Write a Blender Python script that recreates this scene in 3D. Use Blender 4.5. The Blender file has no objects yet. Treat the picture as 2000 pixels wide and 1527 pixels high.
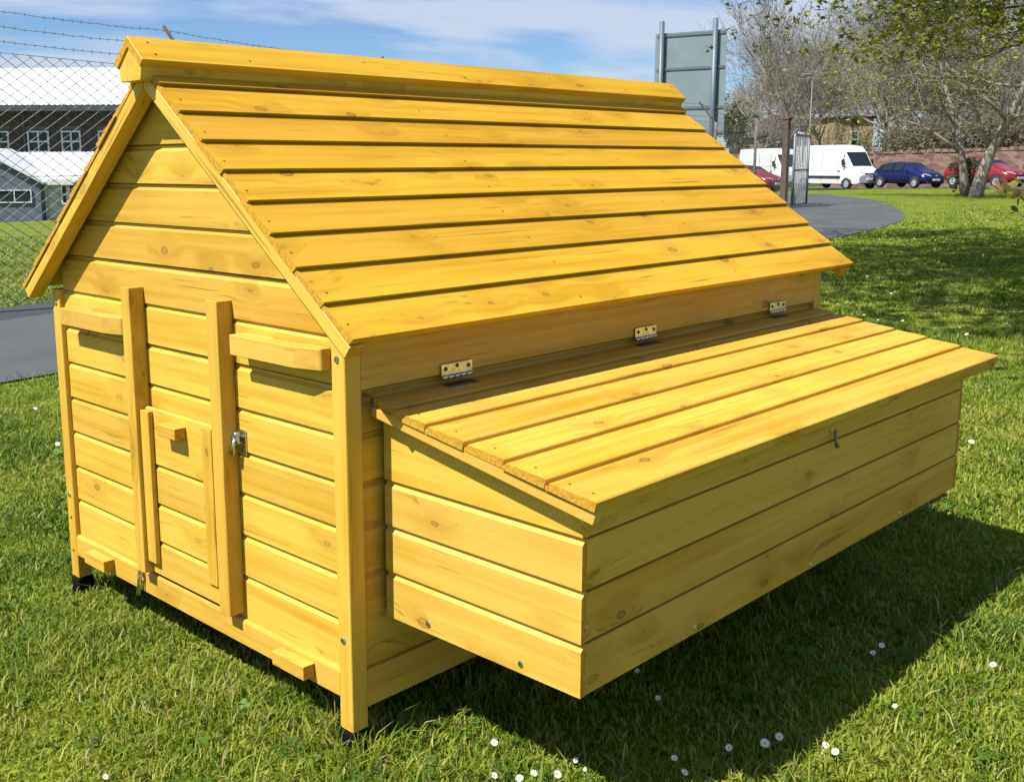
import bpy, bmesh, math, random
import numpy as np
from mathutils import Vector, Matrix

random.seed(7)
RNG = np.random.default_rng(11)
R = math.radians
scene = bpy.context.scene
COL = scene.collection

# ------------------------------------------------------------------ camera
CAM = Vector((-1.3793, -1.7067, 1.2367))
FW = Vector((0.70060537, 0.69128214, -0.17686469))
RT = Vector((0.70176808, -0.71239109, -0.00452747))
UP = Vector((0.12912658, 0.12094602, 0.98422476))
FPX, CX, CY = 2088.63, 904.16, 697.58          # focal length / principal point at 2000 px width
camd = bpy.data.cameras.new('camera')
cam = bpy.data.objects.new('camera', camd)
COL.objects.link(cam)
m = Matrix.Identity(4)
for i in range(3):
    m[i][0], m[i][1], m[i][2], m[i][3] = RT[i], UP[i], -FW[i], CAM[i]
cam.matrix_world = m
camd.sensor_fit = 'HORIZONTAL'
camd.sensor_width = 36.0
camd.lens = 36.0 * FPX / 2000.0
camd.shift_x = (1000 - CX) / 2000.0
camd.shift_y = -(763.5 - CY) / 2000.0
camd.clip_start = 0.05
camd.clip_end = 3000
scene.camera = cam

# ------------------------------------------------------------------ light
SUN = Vector((1.0, -0.24, -1.47)).normalized()    # direction the light travels
sd = bpy.data.lights.new('sun', 'SUN')
sd.energy = 5.0
sd.angle = R(0.5)
sd.color = (1.0, 0.955, 0.88)
so = bpy.data.objects.new('sun', sd)
so.rotation_euler = SUN.to_track_quat('-Z', 'Y').to_euler()
so.location = (-8, 2, 14)
COL.objects.link(so)

w = bpy.data.worlds.new('World')
scene.world = w
w.use_nodes = True
nt = w.node_tree
nt.nodes.clear()
def N(nt, t, **kw):
    n = nt.nodes.new(t)
    for k, v in kw.items():
        setattr(n, k, v)
    return n
sky = N(nt, 'ShaderNodeTexSky', sky_type='NISHITA')
sky.sun_disc = False
sky.sun_elevation = math.asin(-SUN.z)
sky.sun_rotation = math.atan2(-SUN.x, -SUN.y) % (2 * math.pi)
sky.air_density = 1.0
sky.dust_density = 0.25
sky.ozone_density = 2.0
tc = N(nt, 'ShaderNodeTexCoord')
sep = N(nt, 'ShaderNodeSeparateXYZ')
nt.links.new(tc.outputs['Generated'], sep.inputs[0])
mx = N(nt, 'ShaderNodeMath', operation='MAXIMUM'); mx.inputs[1].default_value = 0.0
nt.links.new(sep.outputs['Z'], mx.inputs[0])
ad = N(nt, 'ShaderNodeMath', operation='ADD'); ad.inputs[1].default_value = 0.10
nt.links.new(mx.outputs[0], ad.inputs[0])
dv = N(nt, 'ShaderNodeVectorMath', operation='DIVIDE')
cb = N(nt, 'ShaderNodeCombineXYZ')
for i in range(3):
    nt.links.new(ad.outputs[0], cb.inputs[i])
nt.links.new(tc.outputs['Generated'], dv.inputs[0])
nt.links.new(cb.outputs[0], dv.inputs[1])
mpg = N(nt, 'ShaderNodeMapping')
mpg.inputs['Rotation'].default_value = (0, 0, R(20))
mpg.inputs['Location'].default_value = (3.1, 1.7, 0)
mpg.inputs['Scale'].default_value = (0.75, 0.95, 0.0)
nt.links.new(dv.outputs[0], mpg.inputs[0])
nz = N(nt, 'ShaderNodeTexNoise'); nz.inputs['Scale'].default_value = 1.1
nz.inputs['Detail'].default_value = 7; nz.inputs['Roughness'].default_value = 0.52
nz.inputs['Distortion'].default_value = 0.35
nt.links.new(mpg.outputs[0], nz.inputs['Vector'])
rp = N(nt, 'ShaderNodeValToRGB')
rp.color_ramp.elements[0].position = 0.44; rp.color_ramp.elements[0].color = (0, 0, 0, 1)
rp.color_ramp.elements[1].position = 0.60; rp.color_ramp.elements[1].color = (1, 1, 1, 1)
nt.links.new(nz.outputs['Fac'], rp.inputs[0])
ml = N(nt, 'ShaderNodeMath', operation='MULTIPLY'); ml.inputs[1].default_value = 0.85
nt.links.new(rp.outputs[0], ml.inputs[0])
mxc = N(nt, 'ShaderNodeMix', data_type='RGBA')
mxc.inputs[7].default_value = (7.1, 7.9, 9.5, 1)
nt.links.new(ml.outputs[0], mxc.inputs[0])
tint = N(nt, 'ShaderNodeMix', data_type='RGBA', blend_type='MULTIPLY')
tint.inputs[0].default_value = 1.0
tint.inputs[7].default_value = (0.82, 1.06, 1.42, 1)
nt.links.new(sky.outputs[0], tint.inputs[6])
nt.links.new(tint.outputs[2], mxc.inputs[6])
bg = N(nt, 'ShaderNodeBackground'); bg.inputs['Strength'].default_value = 0.05
nt.links.new(mxc.outputs[2], bg.inputs['Color'])
wo = N(nt, 'ShaderNodeOutputWorld')
nt.links.new(bg.outputs[0], wo.inputs[0])

vs = scene.view_settings
vs.view_transform = 'Standard'
vs.look = 'None'
vs.exposure = 0.85
vs.gamma = 1.0
vs.use_curve_mapping = False
try:
    scene.cycles.max_bounces = 4
    scene.cycles.diffuse_bounces = 2
    scene.cycles.glossy_bounces = 2
    scene.cycles.transmission_bounces = 2
except Exception:
    pass

# ------------------------------------------------------------------ materials
def new_mat(name):
    mt = bpy.data.materials.new(name)
    mt.use_nodes = True
    t = mt.node_tree
    b = t.nodes['Principled BSDF']
    return mt, t, b

def plain(name, col, rough=0.6, metal=0.0, noise=0.0, nscale=6.0, spec=0.5, bump=0.0):
    mt, t, b = new_mat(name)
    b.inputs['Base Color'].default_value = (*col, 1)
    b.inputs['Roughness'].default_value = rough
    b.inputs['Metallic'].default_value = metal
    b.inputs['Specular IOR Level'].default_value = spec
    if noise or bump:
        tc = N(t, 'ShaderNodeTexCoord')
        nz = N(t, 'ShaderNodeTexNoise'); nz.inputs['Scale'].default_value = nscale
        nz.inputs['Detail'].default_value = 5
        t.links.new(tc.outputs['Object'], nz.inputs['Vector'])
        if noise:
            rp = N(t, 'ShaderNodeValToRGB')
            rp.color_ramp.elements[0].position = 0.3; rp.color_ramp.elements[1].position = 0.7
            rp.color_ramp.elements[0].color = tuple(c * (1 - noise) for c in col) + (1,)
            rp.color_ramp.elements[1].color = tuple(min(1, c * (1 + noise)) for c in col) + (1,)
            t.links.new(nz.outputs['Fac'], rp.inputs[0])
            t.links.new(rp.outputs[0], b.inputs['Base Color'])
        if bump:
            bp = N(t, 'ShaderNodeBump'); bp.inputs['Strength'].default_value = bump
            t.links.new(nz.outputs['Fac'], bp.inputs['Height'])
            t.links.new(bp.outputs[0], b.inputs['Normal'])
    return mt

def math_node(t, op, a, b=None, c=None):
    n = N(t, 'ShaderNodeMath', operation=op)
    for i, v in enumerate((a, b, c)):
        if v is None: continue
        if isinstance(v, (int, float)): n.inputs[i].default_value = v
        else: t.links.new(v, n.inputs[i])
    return n.outputs[0]

def ramp(t, fac, stops):
    n = N(t, 'ShaderNodeValToRGB')
    e = n.color_ramp.elements
    while len(e) < len(stops): e.new(0.5)
    for el, (p, c) in zip(e, stops):
        el.position = p
        el.color = (*c, 1) if len(c) == 3 else c
    t.links.new(fac, n.inputs[0])
    return n.outputs[0]

def mixrgb(t, fac, a, b, blend='MIX'):
    n = N(t, 'ShaderNodeMix', data_type='RGBA', blend_type=blend)
    for sock, v in ((n.inputs[0], fac), (n.inputs[6], a), (n.inputs[7], b)):
        if isinstance(v, (int, float)): sock.default_value = v
        elif isinstance(v, tuple): sock.default_value = (*v, 1) if len(v) == 3 else v
        else: t.links.new(v, sock)
    return n.outputs[2]

def wood_material(name, light, dark, knot=(0.15, 0.062, 0.016), knots=0.55):
    mt, t, b = new_mat(name)
    tc = N(t, 'ShaderNodeTexCoord')
    oi = N(t, 'ShaderNodeObjectInfo')
    off = N(t, 'ShaderNodeCombineXYZ')
    t.links.new(math_node(t, 'MULTIPLY', oi.outputs['Random'], 37.0), off.inputs[0])
    t.links.new(math_node(t, 'MULTIPLY', oi.outputs['Random'], 91.0), off.inputs[1])
    t.links.new(math_node(t, 'MULTIPLY', oi.outputs['Random'], 53.0), off.inputs[2])
    va = N(t, 'ShaderNodeVectorMath', operation='ADD')
    t.links.new(tc.outputs['Object'], va.inputs[0]); t.links.new(off.outputs[0], va.inputs[1])
    P = va.outputs[0]
    def mapped(scale, src=None):
        mp = N(t, 'ShaderNodeMapping'); mp.inputs['Scale'].default_value = scale
        t.links.new(src or P, mp.inputs[0]); return mp.outputs[0]
    # knots : stretched voronoi cells, only some of them kept
    vo = N(t, 'ShaderNodeTexVoronoi'); vo.inputs['Scale'].default_value = 1.0
    vo.inputs['Randomness'].default_value = 1.0
    vo.voronoi_dimensions = '2D'
    sp_ = N(t, 'ShaderNodeSeparateXYZ'); t.links.new(P, sp_.inputs[0])
    kc = N(t, 'ShaderNodeCombineXYZ')
    t.links.new(math_node(t, 'MULTIPLY', sp_.outputs[0], 4.6), kc.inputs[0])
    t.links.new(math_node(t, 'MULTIPLY', math_node(t, 'ADD', sp_.outputs[1], sp_.outputs[2]), 8.5), kc.inputs[1])
    t.links.new(kc.outputs[0], vo.inputs['Vector'])
    sepc = N(t, 'ShaderNodeSeparateColor'); t.links.new(vo.outputs['Color'], sepc.inputs[0])
    keep = math_node(t, 'GREATER_THAN', sepc.outputs[0], knots)
    nk = N(t, 'ShaderNodeTexNoise'); nk.inputs['Scale'].default_value = 60; nk.inputs['Detail'].default_value = 2
    t.links.new(P, nk.inputs['Vector'])
    dist = math_node(t, 'ADD', vo.outputs['Distance'], math_node(t, 'MULTIPLY', math_node(t, 'SUBTRACT', nk.outputs['Fac'], 0.5), 0.06))
    size = math_node(t, 'MULTIPLY_ADD', math_node(t, 'POWER', sepc.outputs[1], 2.0), 0.085, 0.026)
    rel = math_node(t, 'DIVIDE', dist, size)
    kn = ramp(t, rel, [(0.0, (0.55,) * 3), (0.5, (0.35,) * 3), (0.8, (1,) * 3), (0.97, (0.12,) * 3), (1.0, (0, 0, 0))])
    knf = math_node(t, 'MULTIPLY', math_node(t, 'MULTIPLY', kn, keep), math_node(t, 'MULTIPLY_ADD', sepc.outputs[2], 0.6, 0.4))
    halo = math_node(t, 'MULTIPLY', keep, ramp(t, math_node(t, 'MULTIPLY', dist, 2.2), [(0.0, (1,) * 3), (1.0, (0,) * 3)]))
    # grain, bent around the knots
    bend = N(t, 'ShaderNodeCombineXYZ')
    t.links.new(math_node(t, 'MULTIPLY', halo, 0.035), bend.inputs[1])
    t.links.new(math_node(t, 'MULTIPLY', halo, 0.02), bend.inputs[2])
    vb = N(t, 'ShaderNodeVectorMath', operation='ADD'); t.links.new(P, vb.inputs[0]); t.links.new(bend.outputs[0], vb.inputs[1])
    G = vb.outputs[0]
    n1 = N(t, 'ShaderNodeTexNoise'); n1.inputs['Scale'].default_value = 1; n1.inputs['Detail'].default_value = 5
    n1.inputs['Distortion'].default_value = 0.4
    t.links.new(mapped((1.3, 42, 42), G), n1.inputs['Vector'])
    n2 = N(t, 'ShaderNodeTexNoise'); n2.inputs['Scale'].default_value = 1; n2.inputs['Detail'].default_value = 3
    t.links.new(mapped((1.6, 7, 7), G), n2.inputs['Vector'])
    n3 = N(t, 'ShaderNodeTexNoise'); n3.inputs['Scale'].default_value = 1; n3.inputs['Detail'].default_value = 2
    t.links.new(mapped((2.6, 95, 95), G), n3.inputs['Vector'])
    n4 = N(t, 'ShaderNodeTexNoise'); n4.inputs['Scale'].default_value = 1; n4.inputs['Detail'].default_value = 3
    t.links.new(mapped((4, 18, 18)), n4.inputs['Vector'])
    f = math_node(t, 'ADD', math_node(t, 'MULTIPLY', n1.outputs['Fac'], 0.6), math_node(t, 'MULTIPLY', n2.outputs['Fac'], 0.45))
    base = ramp(t, f, [(0.36, dark), (0.58, light)])
    # a few fine dark streaks
    st = ramp(t, n3.outputs['Fac'], [(0.60, (0,) * 3), (0.66, (1,) * 3)])
    stm = ramp(t, n4.outputs['Fac'], [(0.50, (0,) * 3), (0.66, (1,) * 3)])
    stf = math_node(t, 'MULTIPLY', math_node(t, 'MULTIPLY', st, stm), 0.62)
    c = mixrgb(t, stf, base, tuple(x * 0.38 for x in dark))
    c = mixrgb(t, math_node(t, 'MULTIPLY', halo, 0.38), c, tuple(x * 0.62 for x in dark))
    c = mixrgb(t, math_node(t, 'MULTIPLY', knf, 0.95), c, knot)
    # board to board tone
    hv = N(t, 'ShaderNodeHueSaturation')
    t.links.new(c, hv.inputs['Color'])
    t.links.new(math_node(t, 'MULTIPLY_ADD', oi.outputs['Random'], 0.17, 0.90), hv.inputs['Value'])
    t.links.new(math_node(t, 'MULTIPLY_ADD', oi.outputs['Random'], 0.007, 0.4965), hv.inputs['Hue'])
    t.links.new(hv.outputs[0], b.inputs['Base Color'])
    b.inputs['Roughness'].default_value = 0.52
    b.inputs['Specular IOR Level'].default_value = 0.32
    bp = N(t, 'ShaderNodeBump'); bp.inputs['Strength'].default_value = 0.16; bp.inputs['Distance'].default_value = 0.004
    nb = N(t, 'ShaderNodeTexNoise'); nb.inputs['Scale'].default_value = 1; nb.inputs['Detail'].default_value = 2
    t.links.new(mapped((1.3, 60, 60)), nb.inputs['Vector'])
    t.links.new(nb.outputs['Fac'], bp.inputs['Height'])
    t.links.new(bp.outputs[0], b.inputs['Normal'])
    return mt

M = {}
M['wood'] = wood_material('yellow_stained_pine', (0.585, 0.357, 0.052), (0.460, 0.247, 0.018), knots=0.54)
M['roofwood'] = wood_material('yellow_stained_roof_pine', (0.540, 0.310, 0.024), (0.425, 0.215, 0.008), knots=0.52)
M['pale'] = wood_material('pale_stained_pine', (0.605, 0.375, 0.068), (0.505, 0.285, 0.032), knots=0.66)
M['end'] = plain('end_grain', (0.44, 0.235, 0.028), 0.85, noise=0.28, nscale=140, bump=0.6, spec=0.1)
M['black'] = plain('black_plastic', (0.004, 0.004, 0.004), 0.8, spec=0.15)
M['nail'] = plain('nail_hole', (0.10, 0.045, 0.015), 0.6)
M['zinc'] = plain('zinc_metal', (0.62, 0.62, 0.58), 0.25, 1.0, noise=0.2, nscale=60)
M['dullmetal'] = plain('dull_steel', (0.20, 0.20, 0.19), 0.45, 0.8, noise=0.3, nscale=90)
M['brass'] = plain('zinc_plated_hinge', (0.78, 0.72, 0.50), 0.38, 1.0, noise=0.2, nscale=80)
M['galv'] = plain('galvanised_wire', (0.14, 0.145, 0.15), 0.6, 0.0)
M['galvgrey'] = plain('galvanised_grey', (0.15, 0.17, 0.185), 0.55, 0.2, noise=0.15, nscale=4)
M['galvpale'] = plain('weathered_galvanised', (0.27, 0.28, 0.29), 0.6, 0.1, noise=0.25, nscale=5)
M['rust'] = plain('rusty_steel', (0.10, 0.05, 0.035), 0.85, 0.0, noise=0.5, nscale=9)
M['concrete'] = plain('concrete_post', (0.15, 0.145, 0.125), 0.9, noise=0.2, nscale=8)
M['signback'] = plain('sign_back_grey', (0.20, 0.25, 0.27), 0.45, 0.3, noise=0.08, nscale=2)
M['signpost'] = plain('sign_post_grey', (0.10, 0.135, 0.17), 0.5, 0.2)
M['white'] = plain('white_paint', (0.80, 0.80, 0.79), 0.3, noise=0.04, nscale=3)
M['whiteroof'] = plain('white_sheet_roof', (0.55, 0.56, 0.56), 0.45, noise=0.06, nscale=1.5)
M['whitewall'] = plain('white_wall', (0.58, 0.59, 0.58), 0.7)
M['slatewall'] = plain('blue_grey_cladding', (0.085, 0.11, 0.145), 0.7, noise=0.15, nscale=2)
M['gutter'] = plain('dark_gutter', (0.05, 0.06, 0.065), 0.5)
M['darkbrick'] = plain('dark_brick', (0.072, 0.054, 0.045), 0.9, noise=0.35, nscale=4)
M['frame'] = plain('window_frame', (0.62, 0.64, 0.66), 0.4)
M['glass'] = plain('window_glass', (0.016, 0.022, 0.028), 0.12, spec=0.35)
M['tan'] = plain('tan_brick', (0.46, 0.33, 0.20), 0.9, noise=0.1, nscale=3)
M['brownroof'] = plain('brown_tiles', (0.07, 0.05, 0.042), 0.85, noise=0.3, nscale=2)
M['brownwall'] = plain('brown_brick', (0.16, 0.10, 0.07), 0.9, noise=0.2, nscale=2)
M['orangewall'] = plain('orange_brick', (0.36, 0.17, 0.09), 0.9, noise=0.2, nscale=2)
M['tyre'] = plain('tyre', (0.02, 0.02, 0.02), 0.8)
M['rim'] = plain('wheel_rim', (0.55, 0.56, 0.58), 0.3, 0.7)
M['trim'] = plain('black_trim', (0.018, 0.018, 0.02), 0.55)
M['lens'] = plain('headlight_lens', (0.32, 0.34, 0.36), 0.08, spec=0.9)
M['plate'] = plain('number_plate', (0.72, 0.72, 0.70), 0.4)
M['carblue'] = plain('blue_car_paint', (0.006, 0.009, 0.060), 0.2, spec=0.5)
M['carred'] = plain('red_car_paint', (0.20, 0.010, 0.016), 0.2, spec=0.7)
M['cargrey'] = plain('silver_car_paint', (0.42, 0.43, 0.45), 0.25, 0.4)
M['vanwhite'] = plain('white_van_paint', (0.62, 0.63, 0.62), 0.28, noise=0.03, nscale=2)
M['bark'] = plain('grey_bark', (0.235, 0.20, 0.165), 0.95, noise=0.35, nscale=7, bump=0.4)
M['twig'] = plain('twig_bark', (0.225, 0.195, 0.16), 0.95, noise=0.3, nscale=2)
M['darkbark'] = plain('dark_bark', (0.075, 0.060, 0.045), 0.95, noise=0.3, nscale=9, bump=0.4)
M['petal'] = plain('daisy_petal', (0.80, 0.80, 0.82), 0.6)
M['eye'] = plain('daisy_eye', (0.72, 0.45, 0.02), 0.7)
M['stem'] = plain('green_stem', (0.07, 0.13, 0.02), 0.7)

def leaf_material(name, trans=0.35, rough=0.6):
    mt, t, b = new_mat(name)
    at = N(t, 'ShaderNodeAttribute'); at.attribute_name = 'tint'
    t.links.new(at.outputs['Color'], b.inputs['Base Color'])
    b.inputs['Roughness'].default_value = rough
    b.inputs['Specular IOR Level'].default_value = 0.3
    tr = N(t, 'ShaderNodeBsdfTranslucent')
    hs = N(t, 'ShaderNodeHueSaturation'); hs.inputs['Value'].default_value = 1.25
    t.links.new(at.outputs['Color'], hs.inputs['Color']); t.links.new(hs.outputs[0], tr.inputs['Color'])
    ms = N(t, 'ShaderNodeMixShader'); ms.inputs[0].default_value = trans
    out = t.nodes['Material Output']
    t.links.new(b.outputs[0], ms.inputs[1]); t.links.new(tr.outputs[0], ms.inputs[2])
    t.links.new(ms.outputs[0], out.inputs['Surface'])
    return mt
M['grass'] = leaf_material('grass_blades', 0.36)
M['leaf'] = leaf_material('tree_leaves', 0.40)

def ground_material():
    mt, t, b = new_mat('lawn')
    tc = N(t, 'ShaderNodeTexCoord')
    def noise(sc, det=4, vec=None):
        n = N(t, 'ShaderNodeTexNoise'); n.inputs['Scale'].default_value = sc; n.inputs['Detail'].default_value = det
        t.links.new(vec or tc.outputs['Object'], n.inputs['Vector']); return n.outputs['Fac']
    fine = ramp(t, noise(38, 6), [(0.30, (0.032, 0.052, 0.006)), (0.52, (0.145, 0.180, 0.018)), (0.72, (0.245, 0.260, 0.046))])
    patch = ramp(t, noise(0.7, 5), [(0.35, (0.72, 0.85, 0.62)), (0.65, (1.12, 1.08, 1.0))])
    c = mixrgb(t, 1.0, fine, patch, 'MULTIPLY')
    streak = ramp(t, noise(5, 5), [(0.42, (0.80,) * 3), (0.60, (1.1,) * 3)])
    c = mixrgb(t, 1.0, c, streak, 'MULTIPLY')
    t.links.new(c, b.inputs['Base Color'])
    b.inputs['Roughness'].default_value = 0.95
    b.inputs['Specular IOR Level'].default_value = 0.1
    bp = N(t, 'ShaderNodeBump'); bp.inputs['Strength'].default_value = 0.8; bp.inputs['Distance'].default_value = 0.05
    t.links.new(noise(16, 6), bp.inputs['Height']); t.links.new(bp.outputs[0], b.inputs['Normal'])
    return mt
M['lawn'] = ground_material()

def tarmac_material():
    mt, t, b = new_mat('tarmac')
    tc = N(t, 'ShaderNodeTexCoord')
    def noise(sc, det=4):
        n = N(t, 'ShaderNodeTexNoise'); n.inputs['Scale'].default_value = sc; n.inputs['Detail'].default_value = det
        t.links.new(tc.outputs['Object'], n.inputs['Vector']); return n.outputs['Fac']
    c = ramp(t, noise(120, 3), [(0.3, (0.042, 0.047, 0.049)), (0.7, (0.080, 0.088, 0.090))])
    p = ramp(t, noise(0.9, 5), [(0.35, (0.82,) * 3), (0.65, (1.12,) * 3)])
    t.links.new(mixrgb(t, 1.0, c, p, 'MULTIPLY'), b.inputs['Base Color'])
    b.inputs['Roughness'].default_value = 0.85
    bp = N(t, 'ShaderNodeBump'); bp.inputs['Strength'].default_value = 0.3; bp.inputs['Distance'].default_value = 0.01
    t.links.new(noise(150, 2), bp.inputs['Height']); t.links.new(bp.outputs[0], b.inputs['Normal'])
    return mt
M['tarmac'] = tarmac_material()

def stonewall_material():
    mt, t, b = new_mat('rubble_wall')
    tc = N(t, 'ShaderNodeTexCoord')
    mp = N(t, 'ShaderNodeMapping'); mp.inputs['Scale'].default_value = (2.2, 2.2, 4.5)
    t.links.new(tc.outputs['Object'], mp.inputs[0])
    vo = N(t, 'ShaderNodeTexVoronoi'); vo.inputs['Scale'].default_value = 1
    t.links.new(mp.outputs[0], vo.inputs['Vector'])
    sc = N(t, 'ShaderNodeSeparateColor'); t.links.new(vo.outputs['Color'], sc.inputs[0])
    c = ramp(t, sc.outputs[0], [(0.0, (0.10, 0.058, 0.045)), (0.5, (0.17, 0.10, 0.08)), (1.0, (0.22, 0.15, 0.12))])
    t.links.new(c, b.inputs['Base Color']); b.inputs['Roughness'].default_value = 0.95
    return mt
M['rubble'] = stonewall_material()

# ------------------------------------------------------------------ mesh helpers
def link(o, parent=None):
    COL.objects.link(o)
    if parent is not None: o.parent = parent
    return o
def tag(o, label=None, category=None, group=None, kind=None):
    if label: o['label'] = label
    if category: o['category'] = category
    if group: o['group'] = group
    if kind: o['kind'] = kind
    return o
def empty(name, loc=(0, 0, 0), rz=0.0):
    o = bpy.data.objects.new(name, None)
    o.empty_display_size = 0.1
    o.location = loc; o.rotation_euler = (0, 0, rz)
    return link(o)
def mesh_obj(name, verts, faces, mats, parent=None, idx=None, smooth=False, matrix=None):
    me = bpy.data.meshes.new(name)
    me.from_pydata([tuple(v) for v in verts], [], faces)
    for mt in (mats if isinstance(mats, (list, tuple)) else [mats]): me.materials.append(mt)
    if idx: me.polygons.foreach_set('material_index', idx)
    if smooth: me.polygons.foreach_set('use_smooth', [True] * len(me.polygons))
    me.update()
    o = bpy.data.objects.new(name, me)
    if matrix is not None: o.matrix_world = matrix
    link(o)
    if parent is not None:
        o.parent = parent
        if matrix is not None: o.matrix_parent_inverse = Matrix.Identity(4); o.matrix_basis = matrix
    return o
def frame(origin, ax, ay):
    ax, ay = Vector(ax).normalized(), Vector(ay).normalized()
    az = ax.cross(ay)
    mm = Matrix.Identity(4)
    for i in range(3):
        mm[i][0], mm[i][1], mm[i][2], mm[i][3] = ax[i], ay[i], az[i], origin[i]
    return mm
def world_of(o):
    mm = Matrix.Identity(4)
    while o is not None:
        mm = o.matrix_basis @ mm; o = o.parent
    return mm
def extrude(name, prof, x0, x1, fr, mats, parent, bevel=0.0, cross=False):
    """profile of (y, z) points in the frame, swept along the frame's x; x0 / x1 may depend on y"""
    f0 = x0 if callable(x0) else (lambda y: x0)
    f1 = x1 if callable(x1) else (lambda y: x1)
    n = len(prof)
    bm = bmesh.new()
    a = [bm.verts.new((f0(y), y, z)) for y, z in prof]
    b = [bm.verts.new((f1(y), y, z)) for y, z in prof]
    e0 = bm.faces.new(a); e1 = bm.faces.new(b[::-1])
    for i in range(n):
        bm.faces.new((a[i], b[i], b[(i + 1) % n], a[(i + 1) % n]))
    bmesh.ops.recalc_face_normals(bm, faces=bm.faces)
    if len(mats) > 1:
        e0.material_index = 1; e1.material_index = 1
    if bevel:
        bmesh.ops.bevel(bm, geom=list(bm.edges), offset=bevel, segments=1, affect='EDGES', clamp_overlap=True)
    me = bpy.data.meshes.new(name)
    bm.to_mesh(me); bm.free()
    if cross:                                   # grain runs along the profile's y instead
        me.transform(Matrix.Rotation(R(-90), 4, 'Z')); fr = fr @ Matrix.Rotation(R(90), 4, 'Z')
    for mt in mats: me.materials.append(mt)
    o = bpy.data.objects.new(name, me)
    link(o, parent)
    o.matrix_basis = world_of(parent).inverted() @ fr
    return o
def rect(w, t, z0=0.0):
    return [(0, z0), (w, z0), (w, z0 + t), (0, z0 + t)]
def tube_data(pts, rads, sides, V, F):
    """append a tapered tube through pts"""
    base = len(V)
    k = len(pts)
    for i in range(k):
        d = (pts[min(i + 1, k - 1)] - pts[max(i - 1, 0)])
        if d.length < 1e-9: d = Vector((0, 0, 1))
        d.normalize()
        s = d.cross(Vector((0, 0, 1)) if abs(d.z) < 0.9 else Vector((1, 0, 0))).normalized()
        u = s.cross(d)
        for j in range(sides):
            a = 2 * math.pi * j / sides
            V.append(pts[i] + (s * math.cos(a) + u * math.sin(a)) * rads[i])
    for i in range(k - 1):
        for j in range(sides):
            p = base + i * sides + j; q = base + i * sides + (j + 1) % sides
            F.append((p, q, q + sides, p + sides))
    F.append(tuple(base + j for j in range(sides))[::-1])
    F.append(tuple(base + (k - 1) * sides + j for j in range(sides)))
def tube(name, pts, rad, sides, mat, parent=None, smooth=True):
    V, F = [], []
    pts = [Vector(p) for p in pts]
    tube_data(pts, [rad] * len(pts) if isinstance(rad, (int, float)) else rad, sides, V, F)
    return mesh_obj(name, V, F, mat, parent, smooth=smooth)
def box_data(lo, hi, V, F):
    b = len(V)
    for z in (lo[2], hi[2]):
        for x, y in ((lo[0], lo[1]), (hi[0], lo[1]), (hi[0], hi[1]), (lo[0], hi[1])):
            V.append(Vector((x, y, z)))
    for f in ((3, 2, 1, 0), (4, 5, 6, 7), (0, 1, 5, 4), (1, 2, 6, 5), (2, 3, 7, 6), (3, 0, 4, 7)):
        F.append(tuple(b + i for i in f))
def box(name, lo, hi, mat, parent=None, bevel=0.0):
    bm = bmesh.new()
    V, F = [], []
    box_data(lo, hi, V, F)
    vs_ = [bm.verts.new(v) for v in V]
    for f in F: bm.faces.new([vs_[i] for i in f])
    if bevel: bmesh.ops.bevel(bm, geom=list(bm.edges), offset=bevel, segments=1, affect='EDGES', clamp_overlap=True)
    me = bpy.data.meshes.new(name); bm.to_mesh(me); bm.free()
    me.materials.append(mat)
    return link(bpy.data.objects.new(name, me), parent)

# ------------------------------------------------------------------ terrain
ZG = -0.052
FA = Vector((2.62, 8.20)); FD = Vector((0.9727, 0.2322)).normalized()   # fence line: start, direction
FN = Vector((-FD.y, FD.x))                                              # away from the camera
def sstep(a, b, x):
    t = np.clip((x - a) / (b - a), 0, 1); return t * t * (3 - 2 * t)
def terr(x, y):
    x = np.asarray(x, float); y = np.asarray(y, float)
    sb = (x - FA.x) * FN.x + (y - FA.y) * FN.y
    left = -0.045 * np.maximum(0, sb - 2.5) * (1 - sstep(46, 62, x))
    left = np.maximum(left, -4.0)
    s = (x - 58.4) * 0.39 + (y - 19.0) * 0.92
    right = -0.027 * np.clip(s + 1.0, 0, 14) * sstep(46, 58, x)
    return ZG + left + right
def ray(px, py):
    return (FW + RT * ((px - CX) / FPX) - UP * ((py - CY) / FPX))
def spot(px, py):
    d = ray(px, py)
    t = 0.5
    while t < 400:
        p = CAM + d * t
        if p.z < float(terr(p.x, p.y)): break
        t *= 1.002
    return Vector((p.x, p.y, float(terr(p.x, p.y))))
FH = Vector((FW.x, FW.y, 0)).normalized(); RH = Vector((FH.y, -FH.x, 0))
def at(px, py, dep):
    """the place seen at a pixel of the photograph, dep metres in front of the camera"""
    d = ray(px, py)
    return CAM + d * (dep / d.dot(FH))
def place(lat, dep, z=None):
    p = Vector((CAM.x, CAM.y, 0)) + RH * lat + FH * dep
    p.z = float(terr(p.x, p.y)) if z is None else z
    return p

def axis_coords():
    a = np.arange(-30, 92, 1.5)
    l = -30 - np.cumsum(np.geomspace(2, 160, 16)); r = 92 + np.cumsum(np.geomspace(2, 200, 16))
    return np.concatenate([l[::-1], a, r])
ax_ = axis_coords()
gx, gy = np.meshgrid(ax_, ax_, indexing='ij')
gz = terr(gx, gy)
n = len(ax_)
gv = np.stack([gx.ravel(), gy.ravel(), gz.ravel()], 1)
ii, jj = np.meshgrid(np.arange(n - 1), np.arange(n - 1), indexing='ij')
q = (ii * n + jj).ravel()
gf = np.stack([q, q + n, q + n + 1, q + 1], 1)
me = bpy.data.meshes.new('ground')
me.vertices.add(len(gv)); me.vertices.foreach_set('co', gv.ravel())
me.loops.add(gf.size); me.loops.foreach_set('vertex_index', gf.ravel())
me.polygons.add(len(gf)); me.polygons.foreach_set('loop_start', np.arange(len(gf)) * 4)
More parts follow.
